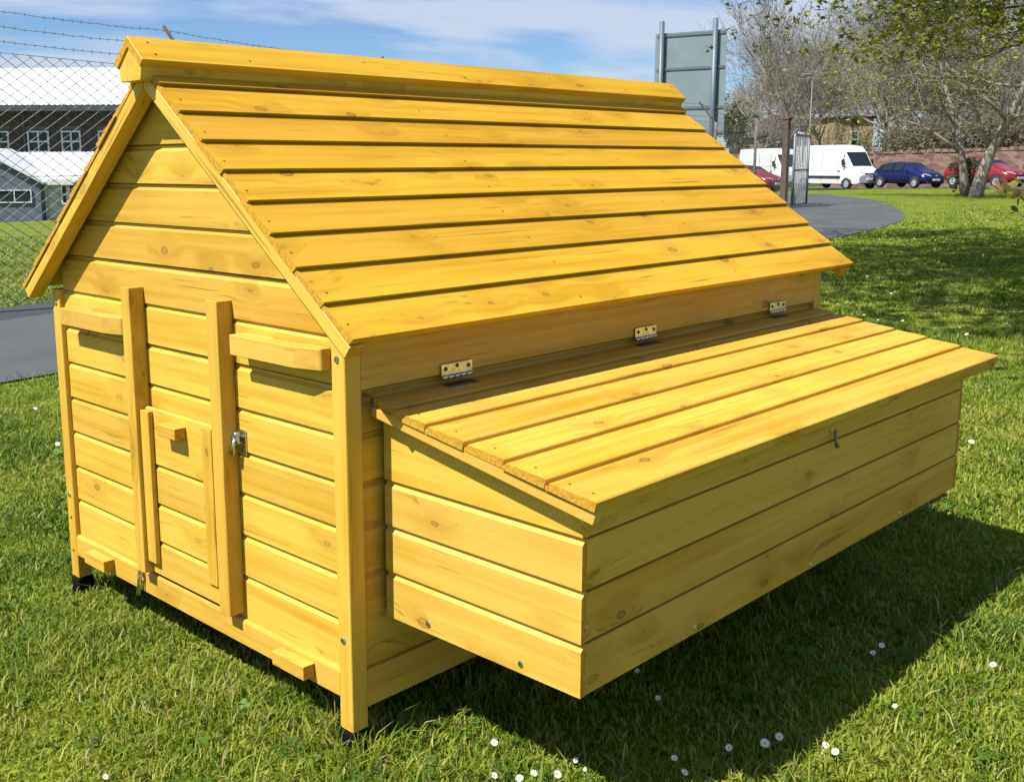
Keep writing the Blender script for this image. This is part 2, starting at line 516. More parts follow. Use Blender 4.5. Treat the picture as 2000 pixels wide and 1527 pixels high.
me.polygons.foreach_set('loop_total', np.full(len(gf), 4))
me.materials.append(M['lawn']); me.update(); me.validate()
gr = link(bpy.data.objects.new('ground', me)); tag(gr, kind='structure')

def sheet(name, left, right, mat, lift):
    """a strip between two polylines laid on the terrain"""
    V, F = [], []
    for a, b in zip(left, right):
        for k in range(5):
            p = Vector(a).lerp(Vector(b), k / 4)
            V.append((p.x, p.y, float(terr(p.x, p.y)) + lift))
    for i in range(len(left) - 1):
        for k in range(4):
            s = i * 5 + k
            F.append((s, s + 1, s + 6, s + 5))
    return tag(mesh_obj(name, V, F, mat), kind='structure')
def smooth_line(pts, sub=6):
    out = []
    P_ = [Vector(p) for p in pts]
    for i in range(len(P_) - 1):
        p0 = P_[max(i - 1, 0)]; p1 = P_[i]; p2 = P_[i + 1]; p3 = P_[min(i + 2, len(P_) - 1)]
        for k in range(sub):
            t = k / sub
            out.append(0.5 * ((2 * p1) + (p2 - p0) * t + (2 * p0 - 5 * p1 + 4 * p2 - p3) * t * t + (3 * p1 - p0 - 3 * p2 + p3) * t ** 3))
    out.append(P_[-1]); return out
near_edge = smooth_line([(-30, 1.2), (-8, 3.75), (1.2, 4.72), (8, 5.6), (16.1, 6.76), (21, 7.75), (25.0, 9.1), (29.5, 11.2), (34.7, 13.9), (39.5, 17.6), (41.8, 20.2), (41, 25), (36, 33)])
far_edge = smooth_line([(-30, 0.35), (-8, 5.66), (2.62, 8.2), (8, 9.48), (16.1, 11.42), (21, 12.6), (24, 13.3), (27, 14.0), (30, 14.8), (33.5, 17.5), (35.0, 20.5), (34.5, 25), (30, 31)])
sheet('footpath', near_edge, far_edge, M['tarmac'], 0.012)
RD = Vector((-0.39, -0.92, 0)).normalized(); RN = Vector((0.92, -0.39, 0)).normalized()
road_c = Vector((61.0, 24.3, 0))
rl, rr = [], []
for s in np.arange(-60, 34, 2.0):
    c = road_c + RD * s
    rl.append(((c - RN * 3.2).x, (c - RN * 3.2).y, 0)); rr.append(((c + RN * 3.6).x, (c + RN * 3.6).y, 0))
sheet('road', rl, rr, M['tarmac'], 0.05)

# ------------------------------------------------------------------ the coop
coop = empty('chicken_coop', (0, 0, 0))
tag(coop, 'yellow stained wooden chicken coop with a nest box on the lawn', 'chicken coop')
WD, EG, RF, PL = [M['wood'], M['end']], [M['wood'], M['end']], [M['roofwood'], M['end']], [M['pale'], M['end']]
W, L, PW = 1.35, 2.117, 0.044
TH = 0.6576; TS, TCs, TT = math.sin(TH), math.cos(TH), math.tan(TH)
YE, ZE = -0.076, 0.880                      # rafter top at the eave
XF, XB = -0.046, 2.172
def ztop(y):                                # rafter top line over y (mirrored)
    yy = min(y, W - y); return ZE + (yy - YE) * TT
def gable_fr(x, y, z): return frame((x, y, z), (0, -1, 0), (0, 0, 1))
def side_fr(x, y, z): return frame((x, y, z), (1, 0, 0), (0, 0, 1))
def shiplap(h, t=0.014, rec=0.007):
    g = t - 0.0018
    return [(0.0012, -t), (0.0, 0.0), (h - 0.0165, 0.0), (h - 0.0095, -rec), (h - 0.0038, -rec), (h - 0.0038, -g), (h - 0.0012, -g), (h - 0.0012, -t)]

# wall backing panels, unseen, added to block light through the board gaps
def panel(name, pts, fr, t, parent=coop):
    V, F = [], []
    n = len(pts)
    for z in (0, -t):
        for x, y in pts: V.append((x, y, z))
    F.append(tuple(range(n))); F.append(tuple(range(2 * n - 1, n - 1, -1)))
    for i in range(n): F.append((i, i + n, (i + 1) % n + n, (i + 1) % n))
    o = mesh_obj(name, V, F, M['wood'], parent); o.matrix_basis = world_of(parent).inverted() @ fr; return o
gp = [(0.03, 0.06), (W - 0.03, 0.06), (W - 0.03, 0.90), (W / 2, 1.435), (0.03, 0.90)]
gable = panel('gable_backing', gp, gable_fr(0.030, W, 0), 0.006)
backg = panel('gable_backing', [(x, y) for x, y in gp], frame((L - 0.030, 0, 0), (0, 1, 0), (0, 0, 1)), 0.006)
sidew = panel('side_backing', [(0.04, 0.06), (L - 0.04, 0.06), (L - 0.04, 0.90), (0.04, 0.90)], side_fr(0, 0.030, 0), 0.006)
sideb = panel('side_backing', [(0.04, 0.06), (L - 0.04, 0.06), (L - 0.04, 0.90), (0.04, 0.90)], frame((L, W - 0.030, 0), (-1, 0, 0), (0, 0, 1)), 0.006)

zs = [0.139, 0.252, 0.357, 0.464, 0.568, 0.674, 0.779, 0.886, 0.990, 1.092, 1.194, 1.290, 1.41]
def gable_boards(fr_of, parent):
    for a, b in zip(zs[:-1], zs[1:]):
        h = b - a
        def lim(y, a=a):
            z = a + y
            if z < 0.90: return 0.0445
            return max(0.0445, YE + (z - ZE) / TT + 0.004)
        extrude('wall_board', shiplap(h), lim, (lambda y, lim=lim: W - lim(y)), fr_of(a + random.uniform(-.0006, .0006)) @ Matrix.Rotation(random.uniform(-.0012, .0012), 4, 'Z'), WD, parent)
gable_boards(lambda a: gable_fr(0.014, W, a), gable)
gable_boards(lambda a: frame((L - 0.014, 0, a), (0, 1, 0), (0, 0, 1)), backg)
# corner posts, feet
for x in (0.0, L - PW):
    for y in (0.0, W - PW):
        extrude('corner_post', rect(PW, PW), 0.0, 0.885, frame((x, y, 0), (0, 0, 1), (1, 0, 0)), WD, coop, 0.0018)
        box('foot', (x - 0.003, y - 0.003, ZG - 0.02), (x + PW + 0.003, y + PW + 0.003, -0.001), M['black'], coop, 0.003)
# bottom rails
for x, sgn in ((0.0, 1), (L - 0.024, 1)):
    extrude('bottom_rail', [(0, 0), (0, -0.022), (0.063, -0.022), (0.063, -0.006), (0.060, -0.002), (0.055, 0)], 0.0446, W - 0.0446,
            gable_fr(x + 0.001, W, 0.0745), WD, coop)
extrude('bottom_rail', rect(0.089, 0.020, -0.023), PW + 0.0005, L - PW - 0.0005, side_fr(0, 0, 0.045), WD, coop, 0.0015)
extrude('bottom_rail', rect(0.089, 0.020, -0.023), PW + 0.0005, L - PW - 0.0005, frame((L, W, 0.045), (-1, 0, 0), (0, 0, 1)), WD, coop, 0.0015)
# long side boards (nest side): below the fascia
sz = [0.1345, 0.254, 0.355, 0.466, 0.563, 0.671, 0.766]
for a, b in zip(sz[:-1], sz[1:]):
    extrude('wall_board', shiplap(b - a), PW + 0.0008, L - PW - 0.0008, side_fr(0, 0.014, a), WD, sidew)
    extrude('wall_board', shiplap(b - a), PW + 0.0008, L - PW - 0.0008, frame((L, W - 0.014, a), (-1, 0, 0), (0, 0, 1)), WD, sideb)
extrude('fascia_board', rect(0.112, 0.016, -0.018), PW + 0.0008, L - PW - 0.0008, side_fr(0, 0.0, 0.768), WD, coop, 0.0015)
extrude('fascia_board', rect(0.112, 0.016, -0.018), PW + 0.0008, L - PW - 0.0008, frame((L, W, 0.768), (-1, 0, 0), (0, 0, 1)), WD, coop, 0.0015)
# rafters
RD_ = 0.031
slope_len = (W / 2 - YE) / TCs
for side in (0, 1):
    for x0 in (XF, XB - 0.042):
        up = Vector((0, TCs, TS)) if side == 0 else Vector((0, -TCs, TS))
        o = Vector((x0 if side == 0 else x0 + 0.042, YE if side == 0 else W - YE, ZE))
        ax = Vector((1, 0, 0)) if side == 0 else Vector((-1, 0, 0))
        fr = frame(o, up, -ax)       # x up the slope, y across the thickness
        # profile (y = thickness direction, z = normal)
        f2 = frame(o, up, ax.cross(up) if False else Vector((0, 0, 0)) + (Vector((0, -TS, TCs)) if side == 0 else Vector((0, TS, TCs))))
        prof = [(-RD_, -0.0), (0, -0.0), (0, 0.042), (-RD_, 0.042)]
        az = f2.col[2].to_3d()
        if az.x < 0: prof = [(y, -z) for y, z in prof]; f2.translation = Vector((x0, o.y, o.z))
        else: f2.translation = Vector((x0, o.y, o.z))
        extrude('rafter', prof, 0.0, (lambda y: slope_len - 0.0015 + y * TT * 1.0), f2, PL if side == 0 else WD, coop, 0.0012)
# roof boards, feather lapped
edges_s = 0.1085
eave = Vector((0, -0.089, 0.899))
nail_me = None
def nail_mesh():
    bm = bmesh.new()
    bmesh.ops.create_circle(bm, cap_ends=True, segments=8, radius=0.0028)
    me = bpy.data.meshes.new('nail'); bm.to_mesh(me); bm.free(); me.materials.append(M['nail']); return me
NAIL = nail_mesh()
def nail(parent, x, y, z, r=1.0):
    o = bpy.data.objects.new('nail', NAIL); link(o, parent)
    o.location = (x, y, z); o.scale = (r, r * random.uniform(0.8, 1.3), 1); return o
for side in (0, 1):
    up = Vector((0, TCs, TS)) if side == 0 else Vector((0, -TCs, TS))
    ax = Vector((1, 0, 0)) if side == 0 else Vector((-1, 0, 0))
    nrm = ax.cross(up)
    roofp = panel('roof_backing', [(XF + 0.05, 0.02), (XB - 0.05, 0.02), (XB - 0.05, slope_len - 0.01), (XF + 0.05, slope_len - 0.01)] if side == 0 else
                  [(-XB + 0.05, 0.02), (-XF - 0.05, 0.02), (-XF - 0.05, slope_len - 0.01), (-XB + 0.05, slope_len - 0.01)],
                  frame((0, YE if side == 0 else W - YE, ZE - 0.002), ax, up), 0.004)  # thin unseen layer added under the roof boards to stop light leaking
    for k in range(9):
        s = k * edges_s
        e = eave.copy()
        if side: e.y = W - e.y
        org = e + up * s - nrm * 0.0215
        jx = random.uniform(-0.004, 0.003)
        x0, x1 = (XF - 0.003 + jx, XB + random.uniform(-0.003, 0.003)) if side == 0 else (-XB, -XF + 0.003 + jx)
        top = edges_s + 0.018 if k < 8 else 0.060
        # lower edge thick and slightly undercut; upper part thins under the next board
        prof = [(0.004, 0.003), (0.0, 0.0215), (edges_s - 0.004, 0.0125), (top, 0.0045), (top, 0.0018), (0.012, 0.0018)]
        if k == 8: prof = [(0.004, 0.003), (0.0, 0.0215), (top, 0.016), (top, 0.0018), (0.012, 0.0018)]
        if side: prof = [(a_, b_ * 0.72) for a_, b_ in prof]
        bd = extrude('roof_board', prof, x0, x1, frame(org, ax + up * random.uniform(-.0011, .0011), up), RF, coop, 0.0)
        if side == 0:
            zt = lambda y: 0.0215 + (0.0125 - 0.0215) * y / (edges_s - 0.004) + 0.0006
            for xx in (x0 + 0.022, 0.72 + random.uniform(-.03, .03), 1.45 + random.uniform(-.03, .03), x1 - 0.03):
                yy = random.uniform(0.026, 0.05)
                nn = nail(bd, xx + random.uniform(-.006, .006), yy, zt(yy))
                nn.rotation_euler = (-0.086, 0, 0)
# ridge pole and cap
rp_x0, rp_x1 = -0.082, XB + 0.004
zr = 1.538
pole = [(-0.046, 1.434), (0.046, 1.434), (0.054, 1.470), (0.0, 1.5135), (-0.054, 1.470)]
extrude('ridge_pole', [(-p[0], p[1]) for p in pole], rp_x0 + 0.004, rp_x1 - 0.004, frame((0, W / 2, 0), (1, 0, 0), (0, 1, 0)), [M['wood'], M['wood']], coop, 0.001)
ca = 0.715
for side in (0, 1):
    sg = -1 if side == 0 else 1
    c, s = math.cos(ca), math.sin(ca)
    wd_ = 0.089
    # outer slope line from apex (0, zr) to (sg*wd*c, zr - wd*s); thickness below
    tck = 0.0205
    p0 = (0.0, zr); p1 = (sg * wd_ * c, zr - wd_ * s)
    p2 = (p1[0] - sg * tck * s, p1[1] - tck * c); p3 = (0.0, zr - tck / c)
    eps = 0.0004 * sg
    prof = [(p0[0] + eps, p0[1]), p1, p2, (p3[0] + eps, p3[1])]
    cp = extrude('ridge_cap', prof, rp_x0, rp_x1, frame((0, W / 2, 0), (1, 0, 0), (0, 1, 0)), RF, coop, 0.001)
    if side == 0:
        for i, xx in enumerate((-0.05, 0.22, 0.62, 1.02, 1.42, 1.80, 2.13)):
            for d_ in ((0.022, 0.066) if i in (0, 6) else ((0.065,) if i % 2 else (0.03,))):
                nn = nail(cp, xx + random.uniform(-.02, .02), -d_ * c - 0.0006 * s, zr - d_ * s + 0.0006 * c, 1.15)
                nn.rotation_euler = (ca, 0, 0)
# battens and pop door
for y1, y0 in ((0.881, 0.838), (0.474, 0.428)):
    extrude('batten', rect(y1 - y0, 0.043), 0.0, 0.776, frame((0.0135, y0, 0.152), (0, 0, 1), (0, 1, 0)), WD, coop, 0.0015)
door = panel('pop_door', [(0, 0), (0.330, 0), (0.330, 0.455), (0, 0.455)], gable_fr(0.006, 0.838, 0.152), 0.003)
for a, b in ((0.152, 0.250), (0.250, 0.356), (0.356, 0.463), (0.463, 0.612)):
    pr = shiplap(b - a, 0.009, 0.006) if b < 0.6 else [(0, -0.009), (0, 0), (b - a - 0.003, 0), (b - a, -0.004), (b - a, -0.009)]
    extrude('door_board', pr, 0.001, 0.331, gable_fr(-0.0035, 0.838, a), WD, door)
extrude('door_strip', rect(0.043, 0.014), 0.0, 0.418, frame((-0.0042, 0.7945, 0.187), (0, 0, 1), (0, 1, 0)), WD, door, 0.0012)
extrude('door_strip', rect(0.044, 0.006), 0.0, 0.405, frame((-0.0042, 0.509, 0.200), (0, 0, 1), (0, 1, 0)), WD, door, 0.001)
kn = extrude('door_knob', rect(0.030, 0.033), 0.0, 0.085, gable_fr(-0.0038, 0.718, 0.560), WD, door, 0.0015)
# carry handles : bars with one chamfered end and a scooped back
def handle(y0, z0, ln, hh=0.043):
    d = 0.047
    pl = [(0.0, 0.0), (0.0, d), (ln - 0.072, d), (ln - 0.004, 0.028), (ln, 0.024), (ln, 0.0), (ln * 0.80, 0.0), (ln * 0.68, 0.012), (ln * 0.42, 0.014), (ln * 0.34, 0.0)]
    fr = frame((0.0138, y0, z0), (0, 0, 1), (0, -1, 0))     # x up, y along -Y, z = X x ... outward
    z = fr.col[2].to_3d()
    prof = pl if z.x < 0 else [(a, -b) for a, b in pl]
    extrude('carry_handle', prof, 0.0, hh, fr, [M['pale'], M['pale']], coop, 0.0014, True)
handle(0.374, 0.810, 0.312, 0.047)
handle(1.238, 0.794, 0.322, 0.047)
# stop blocks on the bottom rail
for y in (1.192, 0.254):
    extrude('stop_block', rect(0.033, 0.032), 0.0, 0.120, gable_fr(0.0, y, 0.090), PL, coop, 0.001)
# nest box
NX0, NX1, ND, NZ0, NZ1 = 0.104, 1.965, 0.549, 0.246, 0.620
V, F = [], []
box_data((NX0 + 0.016, -ND + 0.016, NZ0 + 0.004), (NX1 - 0.016, 0.012, NZ0 + 0.014), V, F)
nest = mesh_obj('nest_box', V, F, M['wood'], coop)
nz_ = [0.246, 0.354, 0.457, 0.561, 0.628]
def nest_prof(h): return [(0.0008, -0.014), (0, 0), (h - 0.0012, 0), (h - 0.0012, -0.014)]
lid_in, lid_out = Vector((0, 0.0, 0.749)), Vector((0, -0.608, 0.653))
lid_t = 0.018
def lid_under(y): return 0.749 + (y - 0) * (0.096 / 0.608) - 0.052
for i, (a, b) in enumerate(zip(nz_[:-1], nz_[1:])):
    hh_ = b - a
    pr = [(0.0008, -0.014), (0.0, -0.001), (0.001, 0.0), (hh_ - 0.0062, 0.0), (hh_ - 0.0052, -0.0015), (hh_ - 0.0050, -0.011), (hh_ - 0.0012, -0.011), (hh_ - 0.0012, -0.014)]
    if i == 3: pr = nest_prof(b - a)
    extrude('front_board', pr, 0.0146, NX1 - NX0 - 0.0146, side_fr(NX0, -ND + 0.0012, a), WD, nest)
eb = [0.246, 0.354, 0.460, 0.563, 0.690]
for i, (a, b) in enumerate(zip(eb[:-1], eb[1:])):
    if i < 3:
        extrude('end_board', shiplap(b - a, 0.014, 0.0065), 0.0005, ND + 0.0, gable_fr(NX0, 0.0, a), PL, nest)
        extrude('end_board', shiplap(b - a, 0.014, 0.0065), 0.0, ND - 0.001, frame((NX1, -ND, a), (0, 1, 0), (0, 0, 1)), PL, nest)
    else:
        def hx(y, a=a): return 0.0005
        V, F = [], []
        za, zb = lid_under(0) , lid_under(-ND)
        for sx, nm in ((NX0, 0), (NX1 - 0.014, 1)):
            V, F = [], []
            pts = [(0.0005, 0), (ND, 0), (ND, zb - a - 0.001), (0.0005, za - a - 0.001)]
            panel('end_board', pts, gable_fr(sx, 0.0, a), 0.014, nest)
# corner trim at the near edge of the nest box front
# nest lid
lu = (lid_in - lid_out).normalized(); lid_len = (lid_in - lid_out).length
LX0, LX1 = 0.067, 2.082
lidp = panel('nest_lid', [(LX0 + 0.03, 0.01), (LX1 - 0.03, 0.01), (LX1 - 0.03, lid_len - 0.01), (LX0 + 0.03, lid_len - 0.01)],
             frame(lid_out - Vector((1, 0, 0)).cross(lu) * 0.0215, (1, 0, 0), lu), 0.004)  # added sheet below the lid boards, keeps light out of their joints
lb = [0.0, 0.1185, 0.2265, 0.332, 0.4425, 0.545, lid_len]
ln_ = Vector((1, 0, 0)).cross(lu)
for k in range(6):
    a, b = lb[k], lb[k + 1]
    h = b - a
    org = lid_out + lu * a - ln_ * 0.020
    prof = [(0.0015, 0.0), (0.0, 0.0180), (0.003, 0.0200), (h - 0.010, 0.0155), (h - 0.004, 0.0075), (h - 0.0015, 0.0075), (h - 0.0015, 0.0)]
    if k == 5: prof = [(0.0015, 0.0), (0.0, 0.018), (0.003, 0.020), (h, 0.0165), (h, 0.0)]
    x0 = LX0 + random.uniform(-0.003, 0.003)
    bd = extrude('lid_board', prof, x0 if k < 5 else x0 + 0.012, LX1 + random.uniform(-0.004, 0.004), frame(org, Vector((1, 0, 0)) + lu * random.uniform(-.0008, .0008), lu), WD, lidp)
    zt = lambda y: 0.0200 - 0.0045 * y / (h - 0.010) + 0.0006
    for xx in (x0 + 0.030, LX1 - 0.04):
        for yy in ((0.05,) if k else (0.03, 0.085)):
            nn = nail(bd, xx, yy, zt(yy)); nn.rotation_euler = (-0.045, 0, 0)
for xx in (LX0 + 0.004, LX1 - 0.022):
    extrude('lid_cleat', [(0.004, -0.0475), (0.0, -0.0205), (lid_len - 0.004, -0.0205), (lid_len - 0.004, -0.040)], xx, xx + 0.018,
            frame(lid_out, (1, 0, 0), lu), [M['pale'], M['pale']], lidp, 0.001, True)
extrude('lid_front_rail', rect(0.018, 0.020, -0.0415), LX0 + 0.024, LX1 - 0.024, frame(lid_out + lu * 0.006, (1, 0, 0), lu), WD, lidp, 0.001)
# hinges
def disc(name, r, t, mat, parent, loc, rot=(0, 0, 0), seg=10):
    bm = bmesh.new()
    bmesh.ops.create_cone(bm, cap_ends=True, segments=seg, radius1=r, radius2=r * 0.75, depth=t)
    me = bpy.data.meshes.new(name); bm.to_mesh(me); bm.free(); me.materials.append(mat)
    o = link(bpy.data.objects.new(name, me), parent); o.location = loc; o.rotation_euler = rot; return o
for hx0 in (0.277, 1.022, 1.762):
    hg = box('hinge', (hx0, -0.0046, 0.7665), (hx0 + 0.100, -0.0021, 0.7925), M['brass'], coop, 0.0006)
    lf = extrude('hinge_leaf', rect(0.030, 0.002), hx0 + 0.002, hx0 + 0.098, frame(lid_in - lu * 0.034 + ln_ * -0.0028, (1, 0, 0), lu), [M['zinc']], hg)
    for k in range(5):
        a = hx0 + k * 0.020
        tube('knuckle', [(a + 0.0004, -0.007, 0.7625), (a + 0.0196, -0.007, 0.7625)], 0.0042, 8, M['zinc'], hg)
    for k, dx in enumerate((0.013, 0.050, 0.087)):
        disc('screw', 0.0055, 0.0026, M['nail'], hg, (hx0 + dx, -0.0056, 0.781 + (0.004 if k == 1 else 0)), (R(90), 0, 0))
# latches
def latch(loc, fr_mat, nm):
    r = empty(nm); r.parent = coop; r.matrix_basis = fr_mat; return r
def make_latch(fr, toggle):
    base = extrude('latch', [(0, 0), (0.046, 0), (0.046, 0.002), (0, 0.002)], 0.0, 0.030, fr, [M['zinc']], coop)
    if toggle:
        tube('latch_barrel', [(-0.014, 0.027, 0.010), (0.022, 0.030, 0.010)], 0.0052, 10, M['zinc'], base)
        tube('latch_lever', [(0.012, 0.030, 0.012), (0.010, 0.016, 0.016), (0.006, 0.000, 0.014)], [0.0042, 0.0036, 0.0062], 8, M['zinc'], base)
        tube('latch_lever', [(0.014, 0.030, 0.012), (0.019, 0.043, 0.013)], [0.004, 0.0058], 8, M['zinc'], base)
        tube('latch_loop', [(0.022, 0.024, 0.004), (0.022, 0.024, 0.013), (0.022, 0.036, 0.013), (0.022, 0.036, 0.004)], 0.003, 6, M['zinc'], base)
        box('keeper', (-0.020, 0.018, -0.002), (-0.010, 0.038, 0.010), M['trim'], base, 0.001)
    return base
l1 = make_latch(gable_fr(0.0122, 0.428, 0.560) @ Matrix.Scale(1.3, 4), True)
# toggle catch on the bottom rail
tg = extrude('catch', rect(0.030, 0.002), 0.0, 0.016, gable_fr(-0.0004, 0.915, 0.0755), [M['zinc']], coop)
V, F = [], []
tube_data([Vector((0.012, 0.062, 0.004)), Vector((0.011, 0.045, 0.010)), Vector((0.006, 0.020, 0.012)), Vector((0.002, -0.010, 0.012))], [0.006, 0.0066, 0.0056, 0.0075], 8, V, F)
mesh_obj('catch_lever', V, F, M['zinc'], tg, smooth=True)
tube('catch_hook', [(0.004, 0.055, 0.008), (0.016, 0.068, 0.010), (0.018, 0.056, 0.012), (0.006, 0.050, 0.012)], 0.0034, 6, M['zinc'], tg)
disc('rivet', 0.005, 0.004, M['zinc'], tg, (0.008, 0.015, 0.003))
tc_ = extrude('lid_catch', rect(0.036, 0.002), 0.0, 0.040, side_fr(1.062, -ND, 0.585), [M['zinc']], coop)
V, F = [], []
tube_data([Vector((0.030, 0.030, 0.005)), Vector((0.031, 0.006, 0.009)), Vector((0.032, -0.024, 0.012)), Vector((0.033, -0.040, 0.016))], [0.004, 0.004, 0.0042, 0.0055], 8, V, F)
mesh_obj('catch_lever', V, F, M['dullmetal'], tc_, smooth=True)
tube('catch_hook', [(0.006, 0.030, 0.004), (0.012, 0.010, 0.012), (0.026, 0.010, 0.012)], 0.003, 6, M['zinc'], tc_)
# screws
for (y, z) in ((0.024, 0.838), (0.026, 0.212), (1.328, 0.845), (1.330, 0.262)):
    sc_ = disc('screw', 0.0088, 0.004, M['zinc'], coop, (-0.0012, y, z), (0, R(-90), 0), 12)
for (y, z) in ((1.328, 0.19), (1.329, 0.085)):
    disc('screw', 0.005, 0.003, M['nail'], coop, (-0.0006, y, z), (0, R(-90), 0))
for (y, z) in ((-0.135, 0.268), (-0.40, 0.266)):
    disc('screw', 0.0075, 0.003, M['zinc'], nest, (NX0 - 0.0012, y, z), (0, R(-90), 0))
for (x, z) in ((0.122, 0.385), (0.50, 0.262), (1.02, 0.258), (1.55, 0.262)):
    disc('screw', 0.006, 0.003, M['zinc'], nest, (x, -ND - 0.0002, z), (R(90), 0, 0))


# ------------------------------------------------------------------ grass
def grass_field():
    def sample(d0, d1, dens, half=0.62):
        """points spread evenly over the ground between two distances in front of the camera"""
        n = int(dens * half * (d1 * d1 - d0 * d0))
        dep = np.sqrt(RNG.uniform(d0 * d0, d1 * d1, n))
        lat = RNG.uniform(-half, half, n) * dep + 0.06 * dep
        x = CAM.x + RH.x * lat + FH.x * dep; y = CAM.y + RH.y * lat + FH.y * dep
        return x, y
    ne = np.array([(p.x, p.y) for p in near_edge]); fe = np.array([(p.x, p.y) for p in far_edge])
    def keep(x, y):
        yn = np.interp(x, ne[:38, 0], ne[:38, 1]); yf = np.interp(x, fe[:48, 0], fe[:48, 1])
        k = ~((y > yn + RNG.normal(0, 0.09, len(x))) & (y < yf + RNG.normal(0, 0.09, len(x))) & (x < 30))
        # hidden deep under the coop
        k &= ~((x > 0.5) & (x < 1.9) & (y > 0.35) & (y < 1.2))
        k &= ~((y > yf) & (x > 12))
        dc = np.hypot(x - CAM.x, y - CAM.y)
        k &= RNG.random(len(x)) > np.clip((dc - 20) / 20, 0, 1)
        for px_ in (0.0, L - PW):
            for py_ in (0.0, W - PW):
                k &= ~((x > px_ - .006) & (x < px_ + PW + .006) & (y > py_ - .006) & (y < py_ + PW + .006))
        return k
    VV, FF, CC = [], [], []
    off = 0
    zones = [(1.75, 3.6, 16000, 0.030, 0.0022, True), (3.6, 5.6, 10500, 0.029, 0.0029, True),
             (5.6, 9.0, 4600, 0.028, 0.0046, False), (9.0, 16.0, 1300, 0.030, 0.0085, False), (16, 38, 190, 0.034, 0.018, False)]
    greens = np.array([(0.040, 0.105, 0.006), (0.112, 0.188, 0.010), (0.205, 0.265, 0.017), (0.310, 0.320, 0.038), (0.44, 0.37, 0.15)])
    for d0, d1, dens, hh, ww, two in zones:
        x, y = sample(d0, d1, dens)
        k = keep(x, y); x, y = x[k], y[k]
        n = len(x)
        # clumpy height and tone
        cl = (np.sin(x * 5.1 + 1.7 * np.sin(y * 3.7)) * np.sin(y * 6.3 + 1.3 * np.sin(x * 4.1)) + 1) * 0.5
        cl2 = (np.sin(x * 1.9 + 2.0 * np.sin(y * 1.3)) * np.sin(y * 2.1 + 1.1) + 1) * 0.5
        h = hh * (0.40 + 0.85 * cl) * RNG.uniform(0.5, 1.35, n) * np.where(RNG.random(n) < 0.04, 1.8, 1)
        for px_ in (0.0, L - PW):
            for py_ in (0.0, W - PW):
                h = h * (1 + 1.5 * np.exp(-((x - px_ - .02) ** 2 + (y - py_ - .02) ** 2) / 0.09 ** 2))
        ang = RNG.uniform(0, 2 * np.pi, n)
        lean = np.abs(RNG.normal(0.75, 0.45, n)) * h
        lx, ly = np.cos(ang) * lean, np.sin(ang) * lean
        wa = ang + np.pi / 2 + RNG.normal(0, 0.5, n)
        wx, wy = np.cos(wa) * ww * RNG.uniform(0.6, 1.4, n), np.sin(wa) * ww * RNG.uniform(0.6, 1.4, n)
        z = terr(x, y)
        cl3 = (np.sin(x * 11.3 + 2.3 * np.sin(y * 8.1)) * np.sin(y * 13.7 + 1.9 * np.sin(x * 9.4)) + 1) * 0.5
        pick = np.clip((RNG.normal(0.43, 0.20, n) + 0.34 * (cl2 - 0.5) - 0.22 * (cl - 0.5) + 0.26 * (cl3 - 0.5)) * 4, 0, 3.3)
        i0 = pick.astype(int); fr_ = (pick - i0)[:, None]
        col = greens[i0] * (1 - fr_) + greens[np.minimum(i0 + 1, 4)] * fr_
        straw = RNG.random(n) < 0.05 + 0.09 * cl2 * cl3
        col[straw] = greens[4] * RNG.uniform(0.6, 1.15, (straw.sum(), 1))
        b0 = np.stack([x - wx, y - wy, z - 0.004], 1); b1 = np.stack([x + wx, y + wy, z - 0.004], 1)
        if two:
            mxp, myp = x + lx * 0.35, y + ly * 0.35
            m0 = np.stack([mxp - wx * .8, myp - wy * .8, z + h * 0.62], 1); m1 = np.stack([mxp + wx * .8, myp + wy * .8, z + h * 0.62], 1)
            tp = np.stack([x + lx, y + ly, z + h * 0.92], 1)
            v = np.stack([b0, b1, m1, m0, tp], 1).reshape(-1, 3)
            bi = off + np.arange(n) * 5
            FF.append(np.stack([bi, bi + 1, bi + 2, bi, bi + 2, bi + 3, bi + 3, bi + 2, bi + 4], 1).reshape(-1, 3))
            CC.append(np.repeat(col, 5, 0)); off += n * 5
        else:
            tp = np.stack([x + lx, y + ly, z + h], 1)
            v = np.stack([b0, b1, tp], 1).reshape(-1, 3)
            bi = off + np.arange(n) * 3
            FF.append(np.stack([bi, bi + 1, bi + 2], 1))
            CC.append(np.repeat(col, 3, 0)); off += n * 3
        VV.append(v)
    V = np.concatenate(VV); F = np.concatenate(FF); C = np.concatenate(CC)
    return V, F, C
def tri_object(name, V, F, C, mat, parent=None):
    me = bpy.data.meshes.new(name)
    me.vertices.add(len(V)); me.vertices.foreach_set('co', np.ascontiguousarray(V, dtype=np.float32).ravel())
    me.loops.add(F.size); me.loops.foreach_set('vertex_index', F.astype(np.int32).ravel())
    me.polygons.add(len(F)); me.polygons.foreach_set('loop_start', (np.arange(len(F)) * 3).astype(np.int32))
    me.polygons.foreach_set('loop_total', np.full(len(F), 3, np.int32))
    at_ = me.attributes.new('tint', 'FLOAT_COLOR', 'POINT')
    at_.data.foreach_set('color', np.concatenate([C, np.ones((len(C), 1))], 1).astype(np.float32).ravel())
    me.materials.append(mat); me.update()
    return link(bpy.data.objects.new(name, me), parent)
gV, gF, gC = grass_field()
tag(tri_object('grass', gV, gF, gC, M['grass']), 'short mown green lawn grass with dry straw blades', 'grass', kind='stuff')
